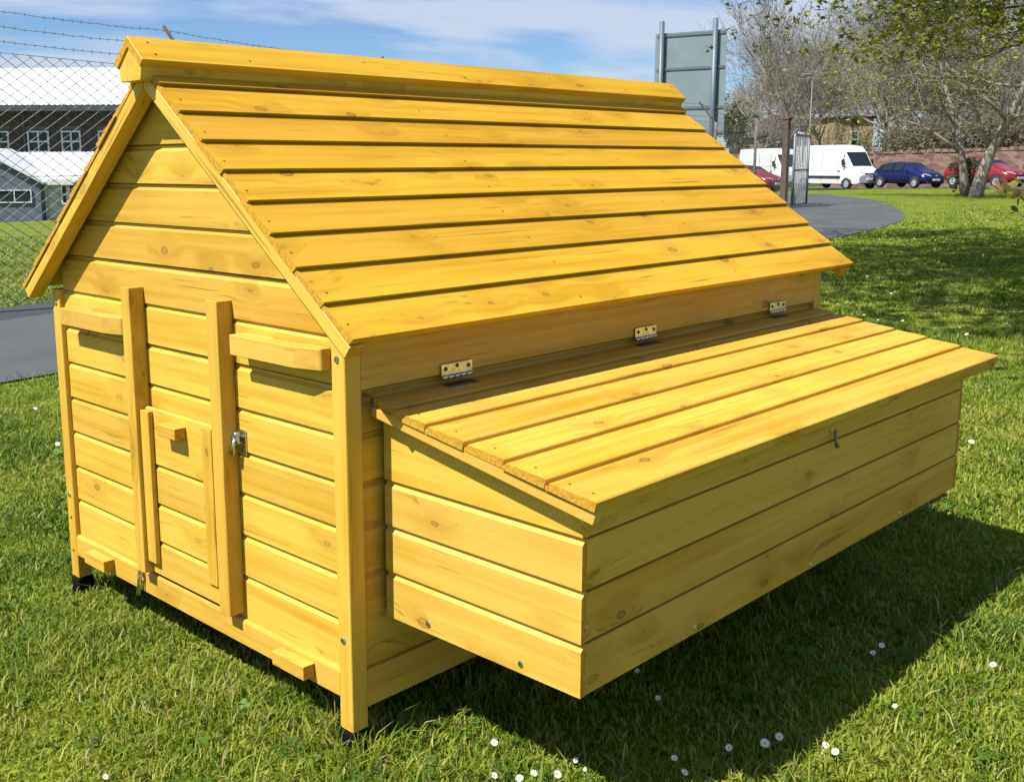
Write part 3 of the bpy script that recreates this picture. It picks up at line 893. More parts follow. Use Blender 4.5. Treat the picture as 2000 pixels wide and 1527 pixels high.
# clover and broad leaves between the blades
def clover_field():
    V, F, C = [], [], []
    for _ in range(1500):
        dep = math.sqrt(random.uniform(1.9 ** 2, 5.5 ** 2)); lat = random.uniform(-0.55, 0.62) * dep
        p = place(lat, dep)
        if p.y > 4.5 or (0 < p.x < 2.1 and 0 < p.y < 1.35): continue
        big = random.random() < 0.05
        r = random.uniform(0.005, 0.009) * (1.9 if big else 1)
        a0 = random.uniform(0, 6.28); z = p.z + random.uniform(0.008, 0.028)
        tilt = Vector((random.gauss(0, .35), random.gauss(0, .35), 1)).normalized()
        tx = tilt.orthogonal().normalized(); ty = tilt.cross(tx)
        col = np.array((0.062, 0.13, 0.012)) * random.uniform(0.7, 1.7)
        for k in range(3):
            a = a0 + k * 2.094
            c = Vector((p.x, p.y, z)) + (tx * math.cos(a) + ty * math.sin(a)) * r
            b = len(V)
            V.append(c + tilt * 0.0006)
            for j in range(6):
                aa = j * 1.047
                V.append(c + (tx * math.cos(aa) + ty * math.sin(aa)) * r * 0.95)
            for j in range(6): F.append((b, b + 1 + j, b + 1 + (j + 1) % 6))
            C += [col] * 7
    return np.array([tuple(v) for v in V]), np.array(F), np.array(C)
cV, cF, cC = clover_field()
tag(tri_object('clover', cV, cF, cC, M['grass']), 'small green clover leaves scattered through the lawn', 'clover', kind='stuff')

# ------------------------------------------------------------------ daisies
def daisy_meshes():
    V, F = [], []
    np_ = 15
    for k in range(np_):
        a = 2 * math.pi * k / np_
        b = len(V)
        for rr_, ww_, zz in ((0.0030, 0.0007, 0.0), (0.0070, 0.0012, 0.0016), (0.0105, 0.0007, 0.0026)):
            for s_ in (-1, 1):
                V.append((math.cos(a) * rr_ - math.sin(a) * ww_ * s_, math.sin(a) * rr_ + math.cos(a) * ww_ * s_, zz))
        F += [(b, b + 1, b + 3, b + 2), (b + 2, b + 3, b + 5, b + 4)]
    me1 = bpy.data.meshes.new('petals'); me1.from_pydata(V, [], F); me1.materials.append(M['petal'])
    bm = bmesh.new(); bmesh.ops.create_icosphere(bm, subdivisions=2, radius=0.0044)
    for v in bm.verts: v.co.z *= 0.55
    me2 = bpy.data.meshes.new('flower_centre'); bm.to_mesh(me2); bm.free(); me2.materials.append(M['eye'])
    V, F = [], []
    tube_data([Vector((0.006, 0.003, -0.05)), Vector((0.002, 0.001, -0.02)), Vector((0, 0, -0.001))], [0.0009] * 3, 4, V, F)
    me3 = bpy.data.meshes.new('stem'); me3.from_pydata([tuple(v) for v in V], [], F); me3.materials.append(M['stem'])
    return me1, me2, me3
DM = daisy_meshes()
def daisy(px, py, label, group=None, size=1.0, hgt=0.034, tilt=None):
    p = spot(px, py) if py > 420 else spot(px, py)
    # stand the flower head on the line of sight, a few centimetres above the turf
    d = ray(px, py)
    t = (p - CAM).length / d.length
    head = CAM + d * (t * (1 - hgt / max(0.3, CAM.z - p.z)))
    r = empty('daisy', (head.x, head.y, head.z))
    tl = tilt if tilt is not None else 0.5
    back = (CAM - head); az = math.atan2(back.y, back.x) + random.uniform(-0.9, 0.9)
    r.rotation_euler = (Vector((math.cos(az) * tl, math.sin(az) * tl, 1)).to_track_quat('Z', 'Y')).to_euler()
    r.scale = (size,) * 3
    for nm, me_ in zip(('petals', 'flower_centre', 'stem'), DM):
        link(bpy.data.objects.new(nm, me_), r)
    tag(r, label, 'daisy', group)
DG = 'daisies in the lawn'
for px, py, lab, sz in [
    (1494, 1451, 'large open daisy in the shadow edge, middle of three in a row', 1.15),
    (1522, 1438, 'open daisy in the shadow edge, upper right beside the largest daisy', 1.0),
    (1424, 1460, 'daisy in the shadow edge, left of the pair of larger daisies', 0.9),
    (1317, 1480, 'small yellow eyed daisy in the shadow, just above another small one', 0.8),
    (1337, 1508, 'small daisy low in the shadow near the bottom of the frame', 0.85),
    (1612, 1455, 'white daisy on the sunlit side of the shadow edge, left of a pair', 0.9),
    (1632, 1468, 'white daisy on the sunlit side of the shadow edge, right of a pair', 0.9),
    (1705, 1275, 'daisy deep in the coop shadow, lower of a pair at right', 0.85),
    (1722, 1260, 'daisy deep in the coop shadow, upper of a pair at right', 0.85),
    (1940, 1298, 'half closed yellow and white daisy in the sunny grass at far right', 0.9),
    (1285, 1363, 'dim daisy in the dark shadow under the nest box corner', 0.8),
    (1245, 1310, 'faint daisy in the dark shadow close below the nest box', 0.7),
    (1748, 1378, 'closed white daisy just outside the right edge of the shadow', 0.6),
    (965, 1449, 'bright daisy near the front corner post foot, highest of the front group', 0.9),
    (965, 1514, 'daisy leftmost of the front group at the bottom edge', 0.8),
    (1015, 1520, 'yellow eyed daisy at the bottom edge, second of the front group', 0.9),
    (1042, 1510, 'white daisy in the middle of the front group at the bottom', 0.9),
    (1088, 1512, 'large white daisy rightmost of the front group at the bottom edge', 1.0),
    (1125, 1484, 'small daisy right of the front group, by the shadow', 0.7),
    (1143, 1502, 'tiny closed daisy at the shadow edge right of the front group', 0.5),
    (205, 1516, 'lone daisy at the bottom edge of the lawn, far left', 0.7),
    (68, 798, 'white daisy in the lawn left of the coop near the path', 1.3),
    (112, 867, 'white daisy in the lawn left of the coop, beside its post', 1.2),
    (1888, 653, 'white daisy in the lawn right of the nest lid corner', 1.5),
    (1897, 863, 'white daisy in the sunny lawn right of the nest box', 1.4)]:
    daisy(px, py, lab, DG, sz * 0.9, tilt=random.uniform(0.5, 1.1))
far_spots = [(random.uniform(1640, 1995), random.uniform(430, 640)) for _ in range(18)]
for px, py in far_spots:
    daisy(px, py, 'tiny daisy far off in the lawn to the right of the coop', 'tiny distant daisies', random.uniform(0.9, 1.3), 0.04)

# ------------------------------------------------------------------ chain-link fence
fence = empty('chain_link_fence', (FA.x, FA.y, ZG))
tag(fence, 'galvanised chain link fence with barbed wire strands behind the footpath', 'fence')
def fp(t, z, away=0.0):
    p = FA + FD * t + FN * away
    return Vector((p.x - FA.x, p.y - FA.y, z))        # local to the fence
FTOP = 2.30
T0, T1 = -3.0, 29.4
def wire_mesh(t0, t1, pitch=0.165, r=0.0036, rise=0.62):
    """two families of diagonal wires, one just in front of the other"""
    V, F = [], []
    hgt = FTOP - 0.03
    k0 = int(math.floor((t0 - hgt / rise) / pitch)); k1 = int(math.ceil(t1 / pitch))
    for fam, aw in ((1, 0.0025), (-1, -0.0025)):
        for k in range(k0, k1 + int(hgt / rise / pitch) + 2):
            a = k * pitch
            pts = [(a, 0.03), (a + fam * hgt / rise, 0.03 + hgt)]
            # clip to the bay
            (xa, za), (xb, zb) = pts
            lo, hi = t0, t1
            ta, tb = 0.0, 1.0
            dx = xb - xa
            u0, u1 = (lo - xa) / dx, (hi - xa) / dx
            if u0 > u1: u0, u1 = u1, u0
            ta, tb = max(ta, u0), min(tb, u1)
            if tb - ta < 1e-3: continue
            tube_data([fp(xa + dx * ta, za + (zb - za) * ta, aw), fp(xa + dx * tb, za + (zb - za) * tb, aw)], [r, r], 3, V, F)
    return V, F
posts_t = []
for px in (-140, 385, 795, 1090, 1258, 1392, 1471):
    d = ray(px, 330); dd = Vector((d.x, d.y))
    # where the line of sight meets the fence line
    den = dd.x * FD.y - dd.y * FD.x
    c0 = Vector((CAM.x, CAM.y)) - FA
    t_ = (dd.x * c0.y - dd.y * c0.x) / (dd.x * FD.y - dd.y * FD.x)
    posts_t.append(t_)
V, F = wire_mesh(T0, 7.5)
wm = tag(mesh_obj('wire_mesh', V, F, M['galv'], fence), kind='stuff')
V, F = wire_mesh(7.5, T1, 0.165, 0.003)
tag(mesh_obj('wire_mesh', V, F, M['galv'], fence), kind='stuff')
for t in posts_t:
    o = tube('fence_post', [fp(t, -0.1, -0.035), fp(t, FTOP, -0.035)], 0.045, 6, M['concrete'], fence)
    tube('post_arm', [fp(t, FTOP - 0.02, -0.03), fp(t, FTOP + 0.50, 0.40)], 0.022, 4, M['rust'], o, smooth=False)
def sag(t, z, aw):
    return fp(t, z, aw)
for z, aw in ((FTOP, 0.0), (1.2, 0.0), (0.05, 0.0)):
    tube('line_wire', [fp(T0, z, aw), fp(T1, z, aw)], 0.0032, 5, M['galv'], fence)
for z, aw in ((FTOP + 0.14, 0.10), (FTOP + 0.29, 0.23), (FTOP + 0.45, 0.36)):
    V, F = [], []
    ts = np.arange(T0, T1, 0.11)
    ps = sorted(posts_t)
    pts = []
    for t in ts:
        lo = max([p for p in ps if p <= t], default=T0); hi = min([p for p in ps if p > t], default=T1)
        u = (t - lo) / max(0.1, hi - lo)
        pts.append(fp(t, z - 0.035 * 4 * u * (1 - u) + random.uniform(-.004, .004), aw))
    tube_data(pts, [0.0028] * len(pts), 4, V, F)
    for p in pts:
        for _ in range(2):
            v = Vector((random.uniform(-.4, .4), random.uniform(-.4, .4), random.choice((-1, 1)))).normalized() * 0.019
            tube_data([p - v, p + v], [0.0022, 0.0016], 3, V, F)
    mesh_obj('barbed_wire', V, F, M['galv'], fence)

# end post and open gate at the far end of the fence
pe = at(1530, 398, 34.0); pe.z = float(terr(pe.x, pe.y))
post = empty('gate_post', pe)
tag(post, 'tall rusty brown steel gate post at the far end of the fence', 'post')
box('post_shaft', (-0.09, -0.09, -0.1), (0.09, 0.09, 2.62), M['rust'], post, 0.008)
box('post_cap', (-0.11, -0.11, 2.62), (0.11, 0.11, 2.70), M['rust'], post, 0.01)
ga, gb = at(1546, 412, 31.5), at(1574, 404, 33.6)
ga.z = gb.z = ZG
gate = empty('palisade_gate', ga)
tag(gate, 'open grey gate of vertical pales seen almost edge on beside the van', 'gate')
gd = gb - ga; gl = gd.length; gd.normalize()
def gpt(u, z): return gd * (u * gl) + Vector((0, 0, z))
GH = 2.12
for u in (0, 1): tube('gate_stile', [gpt(u, 0.06), gpt(u, GH)], 0.038, 8, M['galvgrey'], gate)
for z in (0.08, 1.1, GH): tube('gate_rail', [gpt(0, z), gpt(1, z)], 0.024, 6, M['galvgrey'], gate)
for k in range(1, 9):
    u = k / 9
    o_ = Vector((gd.y, -gd.x, 0)) * 0.012
    hh_ = GH + random.uniform(-0.02, 0.10)
    a0, b0 = gpt(u, 0) - gd * 0.032, gpt(u, 0) + gd * 0.032
    pts_ = [a0 + Vector((0, 0, .05)), b0 + Vector((0, 0, .05)), b0 + Vector((0, 0, hh_ - .06)), gpt(u, hh_), a0 + Vector((0, 0, hh_ - .06))]
    mesh_obj('pale', [p - o_ for p in pts_] + [p + o_ for p in pts_], [(0, 1, 2, 3, 4), (9, 8, 7, 6, 5)] + [(q_, (q_ + 1) % 5, (q_ + 1) % 5 + 5, q_ + 5) for q_ in range(5)], M['galvpale'], gate)
V, F = [], []
nn_ = Vector((gd.y, -gd.x, 0)) * 0.03
if nn_.dot(FH) > 0: nn_ = -nn_
q0 = [gpt(0.40, 1.35) + nn_, gpt(0.52, 1.35) + nn_, gpt(0.52, 1.95) + nn_, gpt(0.40, 1.95) + nn_]
q1 = [p + nn_ * 0.3 for p in q0]
mesh_obj('notice_plate', q0 + q1, [(0, 1, 2, 3), (7, 6, 5, 4), (0, 4, 5, 1), (1, 5, 6, 2), (2, 6, 7, 3), (3, 7, 4, 0)], M['white'], gate)

# ------------------------------------------------------------------ the back of a large road sign
sgb = place(0, 31); 
s_l, s_r = at(1293, 100, 31.0), at(1397, 100, 30.2)
mid = (s_l + s_r) / 2; mid.z = float(terr(mid.x, mid.y))
sign = empty('road_sign', mid)
tag(sign, 'back of a large grey road sign on two tall posts', 'sign')
sx = (s_r - s_l); sx.z = 0; sw = sx.length; sx.normalize(); sn = Vector((sx.y, -sx.x, 0))
if sn.dot(FH) > 0: sn = -sn          # towards the camera
zt = at(1345, 62, 30.6).z - mid.z; zb_ = at(1345, 268, 30.6).z - mid.z
zl = at(1293, 43, 31.0).z - mid.z; zr_ = at(1397, 36, 30.2).z - mid.z
def spt(u, z, o): return sx * u + Vector((0, 0, z)) + sn * o
hw = sw / 2
def slab(name, u0, u1, z0, z1, o0, o1, mat, parent):
    q = [spt(u, z, o) for o in (o0, o1) for u, z in ((u0, z0), (u1, z0), (u1, z1), (u0, z1))]
    return mesh_obj(name, q, [(0, 1, 2, 3), (7, 6, 5, 4), (0, 4, 5, 1), (1, 5, 6, 2), (2, 6, 7, 3), (3, 7, 4, 0)], mat, parent)
slab('sign_panel', -hw - 0.22, hw + 0.30, zb_, zt, -0.06, -0.05, M['signback'], sign)
for u, z in ((-hw, zl), (hw, zr_)):
    tube('sign_post', [spt(u, -0.2, 0.05), spt(u, z, 0.05)], 0.072, 12, M['signpost'], sign)
for z in (zt - 0.07, zt - 0.98, zt - 2.05, zb_ + 0.12):
    slab('sign_rail', -hw - 0.16, hw + 0.26, z - 0.035, z + 0.035, -0.05, -0.022, M['signpost'], sign)
    for u in (-hw, hw):
        slab('clip', u - 0.12, u + 0.12, z - 0.03, z + 0.03, -0.022, -0.012, M['galvgrey'], sign)

# ------------------------------------------------------------------ vehicles
def patch(name, quad, ins, off, mat, parent):
    """a slightly raised panel inset in a body quad: ins = (u0, u1, v0, v1)"""
    a, b, c, d = [Vector(p) for p in quad]
    u0, u1, v0, v1 = ins
    def bl(u, v): return (a * (1 - u) + b * u) * (1 - v) + (d * (1 - u) + c * u) * v
    nr = (b - a).cross(d - a).normalized()
    q = [bl(u0, v0), bl(u1, v0), bl(u1, v1), bl(u0, v1)]
    V = [p + nr * off for p in q] + [p - nr * 0.01 for p in q]
    return mesh_obj(name, V, [(0, 1, 2, 3), (0, 4, 5, 1), (1, 5, 6, 2), (2, 6, 7, 3), (3, 7, 4, 0)], mat, parent)
def section(st):
    x, zl, zs_, zt_, wl, ws, wt = st
    half = [(0, zl), (wl, zl), (ws * 0.985, zl + (zs_ - zl) * 0.30), (ws, zl + (zs_ - zl) * 0.62), (ws * 0.975, zs_), (wt, zt_ - 0.035), (wt * 0.86, zt_), (0, zt_ + 0.012)]
    return [Vector((x, y, z)) for y, z in half] + [Vector((x, -y, z)) for y, z in half[-2:0:-1]]
def make_vehicle(name, stations, wheels, wr, paint, side_win, shield, rear, track, loc, rz, van=False):
    root = empty(name, loc, rz)
    secs = [section(s) for s in stations]
    V = [p for s in secs for p in s]; n = len(secs[0]); F = []
    for i in range(len(secs) - 1):
        for j in range(n):
            k = (j + 1) % n
            F.append((i * n + j, (i + 1) * n + j, (i + 1) * n + k, i * n + k))
    F.append(tuple(range(n))); F.append(tuple(range((len(secs) - 1) * n + n - 1, (len(secs) - 1) * n - 1, -1)))
    bm = bmesh.new()
    vs_ = [bm.verts.new(v) for v in V]
    for f in F: bm.faces.new([vs_[i] for i in f])
    bmesh.ops.recalc_face_normals(bm, faces=bm.faces)
    for f in bm.faces: f.smooth = True
    me = bpy.data.meshes.new('body'); bm.to_mesh(me); bm.free(); me.materials.append(paint)
    body = link(bpy.data.objects.new('body', me), root)
    if van: me.set_sharp_from_angle(angle=R(28))
    else:
        md = body.modifiers.new('sub', 'SUBSURF'); md.levels = 1; md.render_levels = 1
    for e_ in (): pass
    # glass
    for (i, u0, u1, v0, v1) in side_win:
        a, b = secs[i], secs[i + 1]
        patch('side_window', (b[4], a[4], a[5], b[5]), (u0, u1, v0, v1), 0.016, M['glass'], root)
        patch('side_window', (a[n - 4], b[n - 4], b[n - 5], a[n - 5]), (1 - u1, 1 - u0, v0, v1), 0.016, M['glass'], root)
    i, v0, v1 = shield
    a, b = secs[i], secs[i + 1]      # a = roof side, b = bonnet side
    patch('windscreen', (b[n - 5] if False else Vector((b[5].x, -b[5].y, b[5].z)), b[5], a[5], Vector((a[5].x, -a[5].y, a[5].z))), (0.05, 0.95, v0, v1), 0.03, M['glass'], root)
    # wheels
    for x in wheels:
        for sg in (-1, 1):
            wz = wr
            hub = Vector((x, sg * track, wz))
            V, F = [], []
            prof = [(wr * 0.62, -0.09), (wr * 0.95, -0.10), (wr, -0.06), (wr, 0.06), (wr * 0.95, 0.10), (wr * 0.62, 0.09)]
            seg = 20
            for k in range(seg):
                a_ = 2 * math.pi * k / seg
                for r_, y_ in prof: V.append(Vector((math.cos(a_) * r_, y_ * sg, math.sin(a_) * r_)))
            m_ = len(prof)
            for k in range(seg):
                for j in range(m_ - 1):
                    F.append((k * m_ + j, ((k + 1) % seg) * m_ + j, ((k + 1) % seg) * m_ + j + 1, k * m_ + j + 1))
            wh = mesh_obj('wheel', V, F, M['tyre'], root, smooth=True); wh.location = hub
            V, F = [], []
            for k in range(seg):
                a_ = 2 * math.pi * k / seg
                V.append(Vector((math.cos(a_) * wr * 0.66, 0.07 * sg, math.sin(a_) * wr * 0.66)))
            for k in range(seg):
                a_ = 2 * math.pi * k / seg
                rr_ = wr * (0.56 if k % 4 else 0.16)
                V.append(Vector((math.cos(a_) * rr_, 0.055 * sg, math.sin(a_) * rr_)))
            V.append(Vector((0, 0.075 * sg, 0)))
            for k in range(seg):
                k2 = (k + 1) % seg
                F.append((k, k2, seg + k2, seg + k)); F.append((seg + k, seg + k2, 2 * seg))
            mesh_obj('rim', V, F, M['rim'], wh)
            # dark arch round the wheel
            V, F = [], []
            for k in range(17):
                a_ = math.pi * (k / 16) * 1.16 - 0.08 * math.pi
                for r_ in (wr * 0.9, wr * 1.17):
                    V.append(Vector((x + math.cos(a_) * r_, sg * (track + 0.065), wz + math.sin(a_) * r_)))
            for k in range(17):
                a_ = math.pi * (k / 16) * 1.16 - 0.08 * math.pi
                for r_ in (wr * 0.9, wr * 1.17):
                    V.append(Vector((x + math.cos(a_) * r_, sg * (track - 0.12), wz + math.sin(a_) * r_)))
            for k in range(16):
                b_ = 2 * k
                F += [(b_, b_ + 2, b_ + 3, b_ + 1), (b_ + 34, b_ + 35, b_ + 37, b_ + 36), (b_ + 1, b_ + 3, b_ + 37, b_ + 35)]
            mesh_obj('wheel_arch', V, F, M['trim'], root)
    return root, secs
def front_bits(root, xf, zh, yh, hw_, hh_, zg_, gw, gh, zp, zb_, bw, lens_x=0.0):
    for sg in (-1, 1):
        V, F = [], []
        ring = []
        for k in range(14):
            a_ = 2 * math.pi * k / 14
            yy = yh + math.cos(a_) * hw_; zz = zh + math.sin(a_) * hh_ + math.cos(a_) * -0.0 + (yy - yh) * 0.25
            V.append(Vector((xf + lens_x - (yy - yh + hw_) * 0.75, sg * yy, zz)))
        V.append(Vector((xf + lens_x + 0.03 - hw_ * 0.75, sg * yh, zh)))
        for k in range(14): F.append((k, (k + 1) % 14, 14))
        mesh_obj('headlight', V, F, M['lens'], root, smooth=True)
    box('grille', (xf - 0.05, -gw, zg_ - gh), (xf + 0.035, gw, zg_ + gh), M['trim'], root, 0.01)
    box('number_plate', (xf + 0.0, -0.26, zp - 0.055), (xf + 0.075, 0.26, zp + 0.055), M['plate'], root, 0.004)
    box('lower_bumper', (xf - 0.30, -bw, zb_ - 0.09), (xf + 0.02, bw, zb_ + 0.06), M['trim'], root, 0.03)
HATCH = [(-2.05, .36, .72, .80, .55, .66, .55), (-1.97, .27, .90, 1.02, .66, .80, .60), (-1.72, .24, .97, 1.27, .70, .86, .56), (-1.25, .23, .97, 1.44, .72, .87, .56),
         (-0.35, .22, .95, 1.485, .73, .885, .58), (0.35, .22, .93, 1.43, .73, .885, .57), (1.08, .22, .91, 1.00, .73, .875, .70), (1.62, .23, .84, .90, .71, .85, .66),
         (1.97, .26, .68, .76, .66, .76, .58), (2.12, .32, .52, .58, .52, .62, .48)]
def hatchback(paint, loc, rz, label, category='car', group=None):
    root, secs = make_vehicle('parked_car', HATCH, (-1.28, 1.33), 0.315, paint, [(2, 0.15, 0.92, 0.10, 0.86), (3, 0.06, 0.96, 0.06, 0.90), (4, 0.04, 0.90, 0.06, 0.90)], (5, 0.06, 0.93), None, 0.80, loc, rz)
    front_bits(root, 2.06, 0.72, 0.55, 0.20, 0.085, 0.60, 0.36, 0.035, 0.47, 0.34, 0.62)
    for sg in (-1, 1):
        mesh_obj('wing_mirror', *ellipsoid((0.80, sg * 0.97, 0.99), (0.07, 0.10, 0.07)), paint, root, smooth=True)
        tube('door_seam', [(0.62, sg * 0.893, 0.38), (0.62, sg * 0.893, 0.90)], 0.008, 4, M['trim'], root)
        tube('door_seam', [(-0.45, sg * 0.893, 0.38), (-0.45, sg * 0.893, 0.92)], 0.008, 4, M['trim'], root)
    # double chevron on the nose
    for k in (0, 1):
        tube('emblem', [(2.12, -0.07, 0.665 + k * 0.035), (2.13, 0, 0.70 + k * 0.035), (2.12, 0.07, 0.665 + k * 0.035)], 0.010, 5, M['rim'], root)
    return tag(root, label, category, group)
def ellipsoid(c, r, seg=10, rings=6):
    V, F = [], []
    for i in range(rings + 1):
        th = math.pi * i / rings
        for j in range(seg):
            a_ = 2 * math.pi * j / seg
            V.append((c[0] + r[0] * math.sin(th) * math.cos(a_), c[1] + r[1] * math.sin(th) * math.sin(a_), c[2] + r[2] * math.cos(th)))
    for i in range(rings):
        for j in range(seg):
            k = (j + 1) % seg
            F.append((i * seg + j, (i + 1) * seg + j, (i + 1) * seg + k, i * seg + k))
    return V, F
VANST = [(-3.0, .42, 1.30, 2.52, .90, .97, .84), (-2.92, .34, 1.30, 2.62, .92, .99, .87), (-1.2, .33, 1.30, 2.64, .92, .995, .87), (0.55, .33, 1.30, 2.64, .92, .995, .87), (1.22, .33, 1.30, 2.55, .92, .995, .85),
         (1.52, .33, 1.28, 2.30, .92, .99, .82), (2.22, .33, 1.24, 1.36, .91, .97, .80), (2.72, .34, 1.05, 1.14, .88, .94, .74), (2.90, .40, .74, .84, .78, .84, .66)]
def van(loc, rz, label, name='parked_van'):
    root, secs = make_vehicle(name, VANST, (-1.85, 1.95), 0.35, M['vanwhite'], [(5, 0.30, 0.95, 0.06, 0.88)], (5, 0.03, 0.92), None, 0.89, loc, rz, True)
    front_bits(root, 2.86, 0.96, 0.62, 0.13, 0.12, 0.86, 0.40, 0.10, 0.60, 0.46, 0.80)
    for sg in (-1, 1):
        box('side_trim', (-1.40, sg * 1.005 - 0.02, 0.66), (1.45, sg * 1.005 + 0.02, 0.80), M['trim'], root, 0.01)
        box('wing_mirror', (1.70, sg * 1.10 - 0.10, 1.42), (1.82, sg * 1.10 + 0.10, 1.78), M['trim'], root, 0.03)
        tube('door_seam', [(1.22, sg * 1.003, 0.5), (1.22, sg * 0.985, 2.2)], 0.009, 4, M['trim'], root)
        tube('door_seam', [(-0.25, sg * 1.003, 0.5), (-0.25, sg * 0.94, 2.3)], 0.009, 4, M['trim'], root)
        box('door_handle', (1.24, sg * 1.005 - 0.02, 1.06), (1.42, sg * 1.005 + 0.02, 1.11), M['trim'], root, 0.008)
    # ring emblem with a three pointed star
    c = Vector((2.90, 0, 0.86))
    ringp = [c + Vector((0, math.cos(a_) * 0.10, math.sin(a_) * 0.10)) for a_ in np.linspace(0, 2 * math.pi, 17)]
    em = tube('emblem', ringp, 0.010, 5, M['rim'], root)
    for a_ in (90, 210, 330):
        tube('emblem_spoke', [c, c + Vector((0, math.cos(R(a_)) * 0.095, math.sin(R(a_)) * 0.095))], 0.010, 4, M['rim'], em)
    return tag(root, label, 'van')
def drop(px, py, dep):
    p = at(px, py, dep); return Vector((p.x, p.y, float(terr(p.x, p.y)) + 0.05))
HEAD = math.atan2(RD.y, RD.x)
van(drop(1632, 366, 67.0), HEAD, 'white high roof panel van parked beside the blue car')
hatchback(M['carblue'], drop(1772, 366, 62.5), HEAD, 'dark blue hatchback parked in front of the white van')
hatchback(M['carred'], drop(1922, 366, 57.0), HEAD + 0.06, 'red hatchback parked behind the pale tree trunk')
van(drop(1508, 366, 76.0), HEAD - 0.1, 'white van seen through the fence left of the gate post')
hatchback(M['carred'], drop(1458, 380, 60.0), HEAD + 0.25, 'red car mostly hidden behind the far end of the fence')
for px, py, dep, mt, lab in ((1862, 345, 82, 'vanwhite', 'white car beyond the stone wall, right of the blue car'), (1800, 345, 86, 'cargrey', 'silver car beyond the stone wall above the blue car'),
                             (1980, 340, 78, 'vanwhite', 'white car beyond the stone wall above the red car')):
    p = at(px, py, dep); zc = at(px, 300, dep).z
    c_ = hatchback(M[mt], Vector((p.x, p.y, zc - 1.42)), HEAD + 2.2, lab, group='cars parked beyond the wall')
    # the yard beyond the wall is higher than the road

# ------------------------------------------------------------------ stone wall, houses
def prism_obj(name, pts, z0, z1, mat, parent):
    n = len(pts)
    V = [(p[0], p[1], z0) for p in pts] + [(p[0], p[1], z1) for p in pts]
    F = [tuple(range(n))[::-1], tuple(range(n, 2 * n))] + [(i, (i + 1) % n, (i + 1) % n + n, i + n) for i in range(n)]
    return mesh_obj(name, V, F, mat, parent)
sw_c = Vector((61.0, 24.3, 0)) + RN * 6.2
swall = empty('stone_wall', (sw_c.x, sw_c.y, -0.25))
tag(swall, 'long reddish brown stone wall behind the parked cars', 'wall')
def swp(s, o): v = RD * s + RN * o; return (v.x, v.y)
wz0 = at(1900, 322, 62).z + 0.25
V, F = [], []
ss = np.arange(-13, 32, 0.9)
for i, s in enumerate(ss):
    hh = 2.05 + 0.028 * (s + 13) * 0.35 + random.uniform(-0.05, 0.05)
    for o, z in ((0, -1), (0, hh), (0.45, hh), (0.45, -1)):
        a_, b_ = swp(s, o + (random.uniform(-.03, .03) if z > 0 else 0)); V.append((a_, b_, z))
for i in range(len(ss) - 1):
    for j in range(3):
        F.append((i * 4 + j, i * 4 + j + 1, i * 4 + j + 5, i * 4 + j + 4))
mesh_obj('wall_face', V, F, M['rubble'], swall)
V, F = [], []
for s in np.arange(-12.6, 31, 0.62):
    hh = 2.05 + 0.028 * (s + 13) * 0.35
    b_ = len(V)
    dz = random.uniform(0.10, 0.2); l_ = random.uniform(0.24, 0.30)
    for o in (-0.05, 0.5):
        for s2, z in ((s - l_, hh - 0.02), (s + l_, hh - 0.02), (s + l_ * 0.9, hh + dz), (s - l_ * 0.9, hh + dz)):
            a2, b2 = swp(s2, o); V.append((a2, b2, z))
    F += [(b_, b_ + 1, b_ + 2, b_ + 3), (b_ + 7, b_ + 6, b_ + 5, b_ + 4), (b_ + 3, b_ + 2, b_ + 6, b_ + 7), (b_ + 1, b_ + 5, b_ + 6, b_ + 2), (b_, b_ + 3, b_ + 7, b_ + 4)]
tag(mesh_obj('coping_stones', V, F, M['rubble'], swall), kind='stuff')

def bld(name, px_mid, dep, label, z=-0.5, rz=None):
    p = at(px_mid, 322, dep)
    r = empty(name, (p.x, p.y, z), math.atan2(RH.y, RH.x) if rz is None else rz)   # local x = to the right, y = away, z up
    tag(r, label, 'building'); return r
def win(parent, x0, x1, z0, z1, y, cols=2, rows=2, fr=0.08, depth=0.10):
    V, F = [], []
    box_data((x0, y - depth, z0), (x0 + fr, y, z1), V, F); box_data((x1 - fr, y - depth, z0), (x1, y, z1), V, F)
    box_data((x0 + fr, y - depth, z0), (x1 - fr, y, z0 + fr), V, F); box_data((x0 + fr, y - depth, z1 - fr), (x1 - fr, y, z1), V, F)
    for c in range(1, cols):
        xx = x0 + (x1 - x0) * c / cols; box_data((xx - fr / 2, y - depth * 0.9, z0 + fr), (xx + fr / 2, y, z1 - fr), V, F)
    for r_ in range(1, rows):
        zz = z0 + (z1 - z0) * r_ / rows; box_data((x0 + fr, y - depth * 0.8, zz - fr / 2), (x1 - fr, y, zz + fr / 2), V, F)
    f = mesh_obj('window', V, F, M['frame'], parent)
    for c in range(cols):
        for r_ in range(rows):
            xa, xb = x0 + (x1 - x0) * c / cols + fr * .6, x0 + (x1 - x0) * (c + 1) / cols - fr * .6
            za, zb2 = z0 + (z1 - z0) * r_ / rows + fr * .6, z0 + (z1 - z0) * (r_ + 1) / rows - fr * .6
            mesh_obj('pane', [(xa, y - .03, za), (xb, y - .03, za), (xb, y - .03, zb2), (xa, y - .03, zb2), (xa, y + .01, za), (xb, y + .01, za), (xb, y + .01, zb2), (xa, y + .01, zb2)],
                     [(0, 1, 2, 3), (7, 6, 5, 4), (0, 4, 5, 1), (1, 5, 6, 2), (2, 6, 7, 3), (3, 7, 4, 0)], M['glass'], f)
    return f
